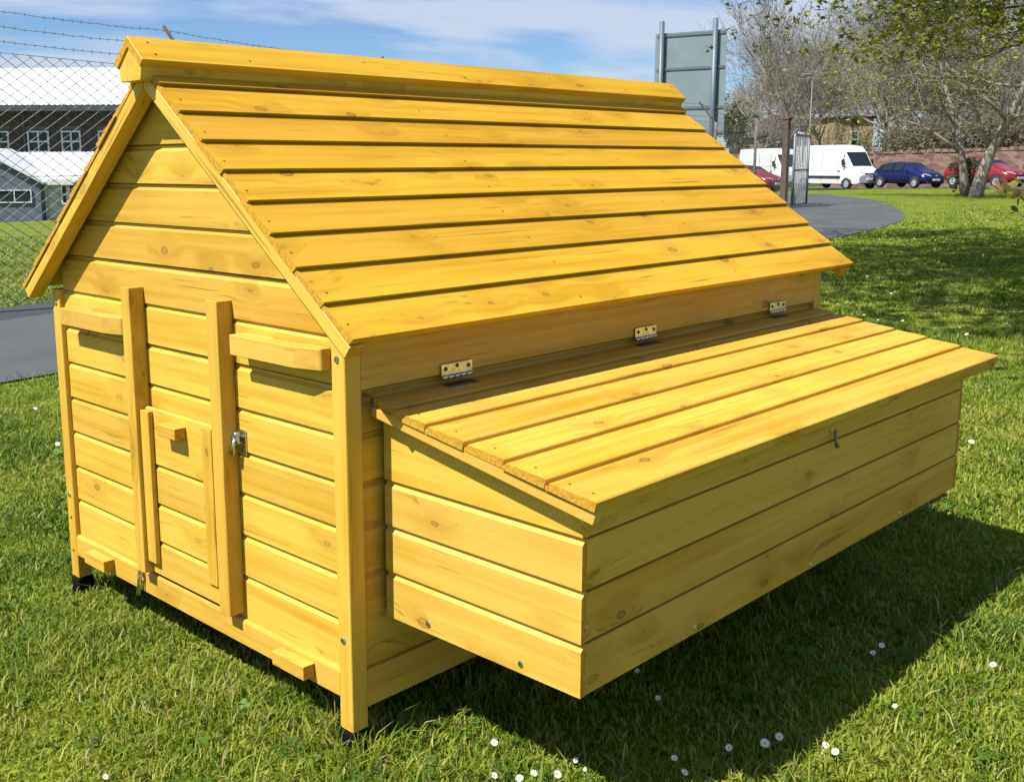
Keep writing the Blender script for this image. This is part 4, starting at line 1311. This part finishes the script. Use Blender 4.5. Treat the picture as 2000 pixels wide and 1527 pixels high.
# tan gable house behind the van
h1 = bld('tan_house', 1667, 96, 'tan brick house end with one tall white window behind the white van')
k = 96 / 2050.0
def hz(py, dep): return (322 - py) * dep / 2050.0 + CAM.z + 0.5
V, F = [], []
box_data((-1.75, 0, -1), (1.55, 8, hz(240, 96)), V, F)
mesh_obj('house_wall', V, F, M['tan'], h1)
V, F = [], []
box_data((-1.95, -0.25, hz(240, 96) + 0.002), (1.75, 8.2, hz(240, 96) + 0.20), V, F)
mesh_obj('roof', V, F, M['brownroof'], h1)
win(h1, -0.45, 0.30, hz(294, 96), hz(262, 96), -0.02, 1, 2, 0.11)
V, F = [], []
box_data((-0.42, -0.03, hz(262, 96) + 0.02), (0.27, -0.002, hz(242, 96)), V, F)
mesh_obj('window_panel', V, F, M['brownwall'], h1)
# brown house left of it
h2 = bld('brown_house', 1575, 104, 'dark roofed brown house behind bare branches above the gate')
V, F = [], []
box_data((-4.2, 0, -1), (3.2, 8, hz(272, 104)), V, F)
mesh_obj('house_wall', V, F, M['brownwall'], h2)
zt_ = hz(272, 104)
mesh_obj('roof', [(-4.6, -0.4, zt_), (3.6, -0.4, zt_), (3.6, 8.4, zt_), (-4.6, 8.4, zt_), (-2.5, 4, zt_ + 2.2), (1.6, 4, zt_ + 2.2)],
         [(0, 1, 5, 4), (1, 2, 5), (2, 3, 4, 5), (3, 0, 4), (3, 2, 1, 0)], M['brownroof'], h2)
win(h2, 1.25, 2.45, hz(298, 104), hz(276, 104), -0.02, 2, 1, 0.12)
h3 = bld('orange_house', 1520, 112, 'low orange brick house with tiled roof left of the gate post')
V, F = [], []
box_data((-3.4, 0, -1), (2.2, 7, hz(292, 112)), V, F); mesh_obj('house_wall', V, F, M['orangewall'], h3)
zt_ = hz(292, 112)
mesh_obj('roof', [(-3.8, -0.4, zt_), (2.6, -0.4, zt_), (2.6, 7.4, zt_), (-3.8, 7.4, zt_), (-3.8, 3.5, zt_ + 1.7), (2.6, 3.5, zt_ + 1.7)],
         [(0, 1, 5, 4), (1, 2, 5), (2, 3, 4, 5), (3, 0, 4), (3, 2, 1, 0)], M['brownroof'], h3)
win(h3, -1.2, 0.0, hz(312, 112), hz(297, 112), -0.02, 2, 1, 0.12)

# ------------------------------------------------------------------ buildings beyond the fence on the left
def zrel(py, dep, base, px=80): return at(px, py, dep).z - base
D1, D2 = 70.0, 92.0
B1 = at(92, 430, D1).z
pw1 = bld('white_roof_block', 92, D1, 'low white roofed building with blue grey gabled wings behind the fence', z=B1)
s1 = D1 / 2050.0 * 1.0
def X1(px): return (at(px, 400, D1) - at(92, 400, D1)).dot(RH)
ze1 = zrel(352, D1, B1); zr1 = zrel(297, D1 + 6, B1)
# recessed centre wall
V, F = [], []
box_data((X1(-160), 2.6, -0.6), (X1(330), 9.5, ze1), V, F); mesh_obj('wall', V, F, M['whitewall'], pw1)
V, F = [], []
xa, xb = X1(-170), X1(340)
nrib = 110
# ribbed main roof plane
for i in range(nrib + 1):
    xx = xa + (xb - xa) * i / nrib
    dz = 0.05 if i % 2 else 0.0
    V += [(xx, 2.25, ze1 - 0.02 + dz), (xx, 8.6, zr1 + dz), (xx, 14.5, ze1 + dz)]
for i in range(nrib):
    for j in (0, 1): F.append((i * 3 + j, (i + 1) * 3 + j, (i + 1) * 3 + j + 1, i * 3 + j + 1))
mesh_obj('roof', V, F, M['whiteroof'], pw1)
V, F = [], []
box_data((X1(45), 2.1, ze1 - 0.34), (X1(138), 2.24, ze1 - 0.0), V, F); mesh_obj('eave_board', V, F, M['whitewall'], pw1)
for cpx in (-62, 245):
    xc = X1(cpx); hw1 = X1(53) - X1(-62)
    za_ = zrel(287, D1, B1)
    mesh_obj('wing_wall', [(xc - hw1, 1.9, -0.6), (xc + hw1, 1.9, -0.6), (xc + hw1, 1.9, ze1 - 0.05), (xc, 1.9, za_ - 0.12), (xc - hw1, 1.9, ze1 - 0.05),
                           (xc - hw1, 3.2, -0.6), (xc + hw1, 3.2, -0.6), (xc + hw1, 3.2, ze1 - 0.05), (xc, 3.2, za_ - 0.12), (xc - hw1, 3.2, ze1 - 0.05)],
             [(0, 1, 2, 3, 4), (9, 8, 7, 6, 5), (1, 6, 7, 2), (0, 4, 9, 5)], M['slatewall'], pw1)
    for sg in (-1, 1):
        xe = xc + sg * (hw1 + 0.35)
        mesh_obj('wing_roof', [(xc, 1.6, za_), (xe, 1.6, ze1 - 0.15), (xe, 7, ze1 - 0.15), (xc, 7, za_), (xc, 1.6, za_ - 0.14), (xe, 1.6, ze1 - 0.29), (xe, 7, ze1 - 0.29), (xc, 7, za_ - 0.14)],
                 [(0, 1, 2, 3), (7, 6, 5, 4), (0, 4, 5, 1), (1, 5, 6, 2), (3, 2, 6, 7)], M['whiteroof'], pw1)
    win(pw1, xc + hw1 * 0.25 if cpx < 0 else xc - hw1 * 0.85, xc + hw1 * 0.85 if cpx < 0 else xc - hw1 * 0.25, zrel(398, D1, B1), zrel(372, D1, B1), 1.88, 2, 1, 0.06)
# doors and windows of the centre
V, F = [], []
box_data((X1(60), 2.54, 0.0), (X1(80), 2.598, 1.95), V, F)
dr_ = mesh_obj('door', V, F, M['cargrey'], pw1)
V, F = [], []
box_data((X1(81.5), 2.50, 0.0), (X1(83), 2.59, 2.5), V, F); mesh_obj('downpipe', V, F, M['whitewall'], pw1)
win(pw1, X1(87), X1(101), zrel(402, D1, B1), zrel(362, D1, B1), 2.58, 1, 2, 0.10)
win(pw1, X1(102), X1(130), zrel(400, D1, B1), zrel(362, D1, B1), 2.58, 2, 2, 0.09)
B2 = at(80, 428, D2).z - 1
pw2 = bld('large_brick_hall', 80, D2, 'large dark brick building with a broad white roof on the left', z=B2)
def X2(px): return (at(px, 300, D2) - at(80, 300, D2)).dot(RH)
zw2 = zrel(214, D2, B2)
V, F = [], []
box_data((X2(-260), 0, -2), (X2(420), 16, zw2), V, F); mesh_obj('wall', V, F, M['darkbrick'], pw2)
V, F = [], []
xa, xb = X2(-280), X2(440)
zra, zrb = zrel(206, D2 - 1.2, B2), zrel(134, D2 + 9, B2)
for i in range(141):
    xx = xa + (xb - xa) * i / 140
    dz = 0.06 if i % 2 else 0.0
    V += [(xx, -1.3, zra + dz), (xx, 9, zrb + dz), (xx, 18, zra + dz)]
for i in range(140):
    for j in (0, 1): F.append((i * 3 + j, (i + 1) * 3 + j, (i + 1) * 3 + j + 1, i * 3 + j + 1))
mesh_obj('roof', V, F, M['whiteroof'], pw2)
V, F = [], []
box_data((xa, -1.45, zra - 0.48), (xb, -1.05, zra - 0.03), V, F); mesh_obj('gutter', V, F, M['gutter'], pw2)
V, F = [], []
box_data((X2(50), -0.16, -2), (X2(55), -0.02, zw2 - 0.01), V, F); mesh_obj('downpipe', V, F, M['gutter'], pw2)
for a_, b_ in ((-96, -58), (-18, 22), (58, 100), (124, 162), (196, 236), (262, 300)):
    win(pw2, X2(a_), X2(b_), zrel(298, D2, B2), zrel(256, D2, B2), -0.02, 2, 2, 0.13)
    V, F = [], []
    box_data((X2(a_) - 0.1, -0.06, zrel(254, D2, B2)), (X2(b_) + 0.1, -0.002, zrel(247, D2, B2)), V, F); mesh_obj('lintel', V, F, M['brownwall'], pw2)

# ------------------------------------------------------------------ street lamp
lp = at(1576, 366, 74); lp.z = float(terr(lp.x, lp.y))
lamp = empty('street_lamp', lp, math.atan2(RH.y, RH.x))
tag(lamp, 'slim grey street lamp column among bare branches above the van', 'street lamp')
lh = at(1576, 150, 74).z - lp.z
tube('column', [(0, 0, 0), (0, 0, 1.5), (0, 0, lh)], [0.075, 0.045, 0.032], 8, M['galvgrey'], lamp)
tube('lamp_arm', [(0, 0, lh), (-0.18, 0, lh + 0.1), (-0.35, 0, lh + 0.12)], 0.035, 6, M['galvgrey'], lamp)
box('lamp_head', (-0.75, -0.13, lh + 0.05), (-0.15, 0.13, lh + 0.19), M['galvgrey'], lamp, 0.03)

# ------------------------------------------------------------------ trees
def grow_tree(seed, height, spread, trunk_r, levels, leaf=None, lean=(0, 0), fork=0.25, up=0.25, limbs=None, counts=(7, 6, 6, 5), leaf_prob=1.0, leaf_size=0.06, min_z=None, tones=None, twig_r=1.0, big_above=None):
    """returns (trunk V,F), (twig V,F), leaf arrays; a tapering trunk with four generations of branches"""
    rnd = random.Random(seed)
    TV, TF, WV, WF = [], [], [], []
    LV, LF, LC = [], [], []
    tones = tones or [(0.17, 0.20, 0.025), (0.24, 0.26, 0.03), (0.10, 0.13, 0.02)]
    def leafs(p, d, nl):
        for _ in range(nl):
            if rnd.random() > leaf_prob: continue
            c = p + Vector((rnd.gauss(0, 1), rnd.gauss(0, 1), rnd.gauss(0, 1))) * leaf_size * 0.7
            s_ = leaf_size * rnd.uniform(0.5, 1.2) * (big_above[1] if big_above and p.z > big_above[0] else 1)
            a_ = Vector((rnd.gauss(0, 1), rnd.gauss(0, 1), rnd.gauss(0, 0.6))).normalized()
            b_ = a_.cross(Vector((rnd.gauss(0, 1), rnd.gauss(0, 1), rnd.gauss(0, 1)))).normalized()
            n_ = a_.cross(b_)
            i0 = len(LV)
            LV.extend([c - a_ * s_, c + b_ * s_ * 0.48 + n_ * s_ * 0.12, c + a_ * s_, c - b_ * s_ * 0.48 + n_ * s_ * 0.12])
            LF.extend([(i0, i0 + 1, i0 + 2), (i0, i0 + 2, i0 + 3)])
            t_ = rnd.choice(tones); f_ = rnd.uniform(0.7, 1.3)
            LC.extend([tuple(x * f_ for x in t_)] * 4)
    def branch(p, d, ln, r, lv):
        segs = 5 if lv == 0 else (4 if lv < 3 else 3)
        pts, rads = [p.copy()], [r]
        dd = d.normalized()
        wob = 0.16 if lv == 0 else 0.30
        for i in range(segs):
            dd = (dd + Vector((rnd.gauss(0, wob), rnd.gauss(0, wob), rnd.gauss(0, wob * 0.8))) * 0.6 + Vector((0, 0, up)) * (0.35 if lv else 0.0)).normalized()
            p = p + dd * (ln / segs)
            if min_z is not None and p.z < min_z: p.z = min_z + rnd.uniform(0, 0.15)
            pts.append(p.copy()); rads.append(r * (1 - 0.62 * (i + 1) / segs))
        rads[-1] = max(rads[-1], 0.0016 * twig_r)
        tube_data(pts, rads, 8 if lv == 0 else (6 if lv == 1 else 3), TV if lv < 2 else WV, TF if lv < 2 else WF)
        if lv >= levels:
            if leaf: leafs(pts[-1], dd, leaf); leafs(pts[1], dd, max(1, leaf // 2))
            return
        nb = counts[min(lv, len(counts) - 1)]
        for b in range(nb):
            u = rnd.uniform(0.32 if lv else 0.55, 1.0) if b else 1.0
            i = min(segs - 1, int(u * segs)); f_ = u * segs - i
            q = pts[i].lerp(pts[min(i + 1, segs)], f_)
            ax_ = (pts[min(i + 1, segs)] - pts[i]).normalized()
            side = ax_.orthogonal().normalized()
            side.rotate(Matrix.Rotation(rnd.uniform(0, 2 * math.pi) if lv else (2 * math.pi * b / nb + rnd.uniform(-.5, .5)), 3, ax_))
            ang = rnd.uniform(0.45, 0.95) if lv == 0 else rnd.uniform(0.35, 1.0)
            nd = ax_ * math.cos(ang) + side * math.sin(ang) * (spread if lv == 0 else 1.0)
            branch(q, nd, ln * rnd.uniform(0.50, 0.78) * (1.0 if lv else 1.25), max(rads[i] * rnd.uniform(0.42, 0.66), 0.0022 * twig_r), lv + 1)
    if limbs:
        for (pts_, rr_, subs) in limbs:
            tube_data([Vector(p) for p in pts_], rr_, 8, TV, TF)
            for (i, nd, ln) in subs:
                branch(Vector(pts_[i]), Vector(nd), ln, rr_[i] * 0.6, 1)
    else:
        branch(Vector((0, 0, -0.1)), Vector((lean[0], lean[1], 1)), height * 0.42, trunk_r, 0)
    return (TV, TF), (WV, WF), (LV, LF, LC)
def tree(name, loc, label, seed, height, spread, trunk_r, bark='bark', twig='twig', **kw):
    root = empty(name, loc)
    tag(root, label, 'tree')
    (TV, TF), (WV, WF), (LV, LF, LC) = grow_tree(seed, height, spread, trunk_r, kw.pop('levels', 4), **kw)
    mesh_obj('trunk', TV, TF, M[bark], root, smooth=True)
    cr = mesh_obj('crown', WV, WF, M[twig], root)
    if LV:
        tri_object('leaves', np.array([tuple(v) for v in LV]), np.array(LF), np.array(LC), M['leaf'], cr)
    return root
TG = 'bare trees beyond the road'
def tree_at(px, dep, zbase=None):
    p = at(px, 322, dep); p.z = float(terr(p.x, p.y)) if zbase is None else zbase; return p
bare = [(1545, 80, 14.2, 1.05, 'tall pale bare tree standing behind the white van', 21), (1722, 88, 15.0, 1.1, 'bare brownish tree behind the tan house corner and blue car', 22),
        (1800, 92, 16.0, 1.1, 'wide bare tree rising behind the blue car', 23), (1480, 98, 11.0, 1.0, 'small bare tree above the fence beside the sign', 24),
        (1890, 90, 15.0, 1.1, 'bare tree behind the pale trunked tree and red car', 25), (1975, 86, 15.0, 1.1, 'bare tree at the right edge behind the red car', 26),
        (1606, 92, 12.5, 1.0, 'bare tree with forked stems in front of the brown house', 27), (1750, 100, 15.0, 1.1, 'farther bare tree between the tan house and blue car', 28),
        (1840, 108, 16.0, 1.1, 'farthest bare tree seen between the blue car and the pale trunk', 29), (1935, 104, 16.0, 1.1, 'distant bare tree seen above the bonnet of the red car', 30)]
for px, dep, hgt, spr, lab, sd_ in bare:
    tree('bare_tree', tree_at(px, dep), lab, sd_, hgt, spr, hgt * 0.018, counts=(9, 7, 7, 6), twig_r=6.5, up=0.30)['group'] = TG
srcs = [o for o in COL.objects if o.name.startswith('bare_tree') and o.parent is None]
for i, (px, dep) in enumerate(((1735, 118), (1775, 116), (1815, 124), (1868, 112), (1905, 122), (1955, 114), (1992, 120), (1650, 126), (1590, 118))):
    src_ = srcs[i % len(srcs)]
    r_ = src_.copy(); COL.objects.link(r_); r_.location = tree_at(px, dep); r_.rotation_euler = (0, 0, 1.3 + i * 1.9); r_.scale = (1.05,) * 3
    r_['label'] = 'bare tree in the far thicket beyond the stone wall'; r_['group'] = 'far thicket of bare trees'
    for ch in src_.children:
        c_ = ch.copy(); COL.objects.link(c_); c_.parent = r_
# evergreen beside the sign
eg = tree('evergreen_tree', tree_at(1430, 84), 'green leafy evergreen tree just right of the road sign', 31, 6.2, 0.5, 0.12, leaf=6, leaf_size=0.16, counts=(9, 6, 4, 3), levels=3, twig_r=4,
          tones=[(0.10, 0.11, 0.02), (0.15, 0.15, 0.03), (0.06, 0.07, 0.015)], up=0.5)
# pale trunked tree on the lawn with budding leaves
pt_ = spot(1903, 386)
(lx_,) = (0,)
def rel(px, py, dep, o=pt_): return at(px, py, dep) - o
dT = (pt_ - CAM).dot(FH)
limbs = [([(0, 0, -0.2), rel(1915, 350, dT), rel(1937, 292, dT), rel(1968, 236, dT - .4), rel(2000, 170, dT - .8), rel(2025, 90, dT - 1), rel(2040, 10, dT - 1), rel(2045, -70, dT - 1)],
          [0.30, 0.235, 0.19, 0.15, 0.12, 0.09, 0.065, 0.04],
          [(2, (-0.6 * RH + Vector((0, 0, .8))), 3.2), (3, (0.9 * RH + Vector((0, 0, .4))), 3.0), (3, (-0.9 * RH - FH * .5 + Vector((0, 0, .5))), 3.4), (4, (-1.0 * RH + FH * .3 + Vector((0, 0, .25))), 3.8), (4, (1.0 * RH + Vector((0, 0, .4))), 3.0),
           (5, (-1.0 * RH - FH * .4 + Vector((0, 0, .3))), 3.8), (5, (.8 * RH + FH * .5 + Vector((0, 0, .5))), 3.0), (6, (-1 * RH + Vector((0, 0, .5))), 3.2), (6, (.5 * RH + Vector((0, 0, .9))), 3.0), (7, (-.3 * RH + Vector((0, 0, .9))), 2.8)]),
         ([rel(1885, 381, dT + .6), rel(1882, 340, dT + .7), rel(1878, 300, dT + .8), rel(1868, 250, dT + 1), rel(1852, 190, dT + 1.4), rel(1838, 130, dT + 1.6), rel(1825, 60, dT + 1.8)],
          [0.20, 0.15, 0.125, 0.10, 0.08, 0.06, 0.04],
          [(2, (-1.0 * RH + Vector((0, 0, .45))), 3.0), (3, (-1 * RH - FH * .4 + Vector((0, 0, .35))), 3.4), (3, (.6 * RH + Vector((0, 0, .7))), 2.8), (4, (-1 * RH + FH * .3 + Vector((0, 0, .3))), 3.2), (4, (.8 * RH - FH * .5 + Vector((0, 0, .4))), 2.8),
           (5, (-1 * RH + Vector((0, 0, .6))), 2.8), (5, (.5 * RH + Vector((0, 0, .8))), 2.6), (6, (-.3 * RH + Vector((0, 0, 1))), 2.4)])]
tree('budding_tree', pt_, 'leaning pale trunked tree with yellow green buds on the lawn', 41, 8, 1, 0.3, limbs=limbs, leaf=4, leaf_size=0.085, leaf_prob=0.6, counts=(6, 6, 5, 4), twig_r=3.5, up=0.12, min_z=2.1,
     tones=[(0.20, 0.23, 0.03), (0.27, 0.29, 0.04), (0.14, 0.17, 0.025)])
# ivy bush at its foot
def leafy_bush(name, loc, label, rx, rz_, nleaf, size, tones, seed):
    rnd = random.Random(seed)
    root = empty(name, loc); tag(root, label, 'bush')
    V, F = [], []
    for k in range(9):
        e_ = Vector((rnd.gauss(0, rx * .4), rnd.gauss(0, rx * .4), rz_ * rnd.uniform(.5, 1)))
        tube_data([Vector((0, 0, -.1)), e_ * 0.5 + Vector((rnd.gauss(0, .05), rnd.gauss(0, .05), 0)), e_], [0.03, 0.02, 0.008], 4, V, F)
    st_ = mesh_obj('stems', V, F, M['darkbark'], root)
    LV, LF, LC = [], [], []
    for _ in range(nleaf):
        c = Vector((rnd.gauss(0, rx * .5), rnd.gauss(0, rx * .5), rz_ * rnd.betavariate(1.6, 1.3)))
        a_ = Vector((rnd.gauss(0, 1), rnd.gauss(0, 1), rnd.gauss(0, 1))).normalized(); b_ = a_.orthogonal().normalized() * 0.5
        i0 = len(LV); s_ = size * rnd.uniform(.6, 1.3)
        LV += [c - a_ * s_, c + b_ * s_, c + a_ * s_, c - b_ * s_]; LF += [(i0, i0 + 1, i0 + 2), (i0, i0 + 2, i0 + 3)]
        t_ = rnd.choice(tones); LC += [t_] * 4
    tri_object('foliage', np.array([tuple(v) for v in LV]), np.array(LF), np.array(LC), M['leaf'], root)
    return root
leafy_bush('ivy_bush', spot(1889, 383) + Vector((0.0, 0.1, 0)), 'small leafy bush growing at the foot of the pale trunk', 0.5, 1.55, 420, 0.10, [(0.11, 0.12, 0.03), (0.17, 0.15, 0.04), (0.08, 0.08, 0.03)], 5)

SCR = [(0.12, 0.095, 0.07), (0.17, 0.14, 0.10), (0.085, 0.07, 0.05), (0.12, 0.12, 0.05)]
for i, (px, dep, rx, rz_) in enumerate(((1752, 86, 2.2, 3.4), (1785, 82, 2.6, 4.4), (1815, 80, 2.8, 4.0), (1860, 78, 2.6, 3.6), (1905, 78, 2.8, 4.6), (1950, 76, 2.6, 3.8), (1995, 75, 2.8, 4.2), (2040, 75, 2.8, 4.0))):
    b_ = leafy_bush('scrub_bush', tree_at(px, dep, 0.3), 'brown twiggy scrub bush growing behind the stone wall', rx, rz_, 2600, 0.13, SCR, 100 + i)
    b_['group'] = 'scrub behind the stone wall'

# the tree beside us: trunk out of frame on the right, its boughs hang over the lawn
nb = place(8.6, 10.2)
def nl(lat, dep, z): return place(lat, dep, z) - nb
limbsN = [([(0, 0, -0.2), nl(8.5, 10.1, 1.2), nl(8.2, 10.0, 2.6), nl(7.6, 9.8, 3.8), nl(7.0, 9.7, 5.2), nl(6.4, 9.6, 6.6)], [0.27, 0.24, 0.21, 0.17, 0.13, 0.08],
           [(3, (0.6, -0.5, 0.6), 2.6), (4, (.7, .2, .6), 2.4), (5, (.2, 0, 1), 2.0)]),
          # low bough reaching left into the picture
          ([nl(8.2, 10.0, 2.6), nl(7.2, 9.6, 3.2), nl(6.2, 9.3, 3.15), nl(5.4, 9.1, 2.95), nl(4.9, 9.0, 2.72), nl(4.5, 8.9, 2.60)], [0.12, 0.085, 0.06, 0.042, 0.028, 0.012],
           [(2, (-RH * 1 + FH * .4 + Vector((0, 0, -.05))), 1.5), (3, (-RH * 1 + FH * .2 + Vector((0, 0, .18))), 1.5), (3, (-RH * .6 - FH * .6 + Vector((0, 0, -.2))), 1.0), (3, (RH * .7 + Vector((0, 0, -.5))), 1.0), (4, (-RH * 1 + Vector((0, 0, .25))), 1.2), (4, (-RH * .8 - FH * .4 + Vector((0, 0, -.1))), 0.9), (2, (-RH * .2 - FH * .5 + Vector((0, 0, -.4))), 1.0), (5, (-RH * 1 + Vector((0, 0, -.1))), .7)]),
          ([nl(8.2, 10.0, 3.0), nl(6.8, 10.6, 3.5), nl(5.6, 11.2, 3.4), nl(4.8, 11.5, 3.2)], [0.10, 0.07, 0.05, 0.025],
           [(1, (-RH * .8 + FH * .3 + Vector((0, 0, -.2))), 1.5), (2, (-RH * 1 + FH * .2 + Vector((0, 0, -.1))), 1.6), (2, (-RH * .6 - FH * .5 + Vector((0, 0, -.25))), 1.2), (3, (-RH * 1 + Vector((0, 0, 0))), 1.3)])]
for (la, de, z) in ((2.2, 9.2, 6.4), (3.8, 12.6, 6.6), (1.4, 7.4, 5.8), (2.6, 7.0, 6.0), (5.0, 8.0, 6.0), (4.6, 14.4, 6.4), (6.5, 13, 6.6), (2.0, 11.0, 6.6), (3.2, 6.0, 5.4), (5.6, 10.4, 6.8), (2.5, 13.2, 6.4), (4.0, 15.2, 6.8), (5.6, 16.0, 6.8), (3.2, 11.6, 6.2), (5.0, 13.2, 6.2), (1.6, 12.4, 6.8)):
    a0 = nl(7.4, 9.8, 4.2); e0 = nl(la, de, z)
    m0 = a0.lerp(e0, .5) + Vector((0, 0, .5))
    limbsN.append(([a0, m0, e0], [0.085, 0.055, 0.025], [(1, (e0 - a0).normalized() + Vector((.4, -.3, .1)), 2.0), (1, (e0 - a0).normalized() + Vector((-.5, .3, .1)), 2.0), (2, (e0 - a0).normalized() + Vector((.2, .5, 0)), 1.6), (2, (e0 - a0).normalized() + Vector((0, -.6, .1)), 1.6), (2, (e0 - a0).normalized(), 1.6)]))
tree('overhanging_tree', nb, 'tree with dark boughs and yellow green leaves hanging in at top right', 51, 8, 1, .3, bark='darkbark', twig='darkbark', limbs=limbsN, leaf=6, leaf_size=0.034, leaf_prob=0.8,
     counts=(6, 5, 5, 4), up=0.06, twig_r=1.3, tones=[(0.26, 0.28, 0.024), (0.35, 0.34, 0.034), (0.17, 0.20, 0.02), (0.38, 0.31, 0.036)], min_z=2.3 - nb.z + ZG, big_above=(3.9, 2.1))

# bronze leaved twigs at the right edge
sb_ = place(2.35, 3.9)
bz = empty('bronze_leaved_sapling', sb_)
tag(bz, 'sapling with bronze and green leaves reaching in at the right edge', 'sapling')
def sr(px, py, dep): return at(px, py, dep) - sb_
V, F = [], []
tube_data([Vector((0, 0, -0.1)), sr(2060, 560, 3.95), sr(2040, 430, 3.95), sr(2010, 380, 3.95), sr(1975, 370, 4.0), sr(1945, 362, 4.0)], [0.009, 0.008, 0.006, 0.0045, 0.003, 0.0015], 6, V, F)
tube_data([sr(2040, 430, 3.95), sr(2015, 415, 3.9), sr(1995, 425, 3.9)], [0.004, 0.003, 0.0015], 5, V, F)
mesh_obj('stem', V, F, M['darkbark'], bz, smooth=True)
rnd = random.Random(3)
for (px, py) in ((1948, 358), (1962, 352), (1938, 366), (1958, 372), (1978, 360), (1985, 378), (1996, 372), (1972, 382), (1990, 395), (1982, 408), (1998, 422), (1968, 366), (1999, 388), (1990, 352)):
    c = sr(px, py, 3.95 + rnd.uniform(-.08, .08))
    a_ = (RT * rnd.uniform(-1, 1) + Vector((0, 0, rnd.uniform(-1, .3))) + FH * rnd.gauss(0, .4)).normalized(); n_ = (-FH + Vector((rnd.gauss(0, .5), rnd.gauss(0, .5), rnd.uniform(0, .9)))).normalized()
    b_ = a_.cross(n_).normalized(); n_ = a_.cross(b_)
    s_ = rnd.uniform(0.018, 0.030)
    LV = [c - a_ * s_, c - a_ * s_ * .3 + b_ * s_ * .5 + n_ * .004, c + a_ * s_ * .4 + b_ * s_ * .42 + n_ * .003, c + a_ * s_, c + a_ * s_ * .4 - b_ * s_ * .42 + n_ * .003, c - a_ * s_ * .3 - b_ * s_ * .5 + n_ * .004, c]
    LF = [(6, 0, 1), (6, 1, 2), (6, 2, 3), (6, 3, 4), (6, 4, 5), (6, 5, 0)]
    t_ = rnd.choice([(0.17, 0.10, 0.03), (0.22, 0.10, 0.055), (0.12, 0.11, 0.02), (0.20, 0.15, 0.03)])
    tri_object('leaf', np.array([tuple(v) for v in LV]), np.array(LF), np.array([t_] * 7), M['leaf'], bz)
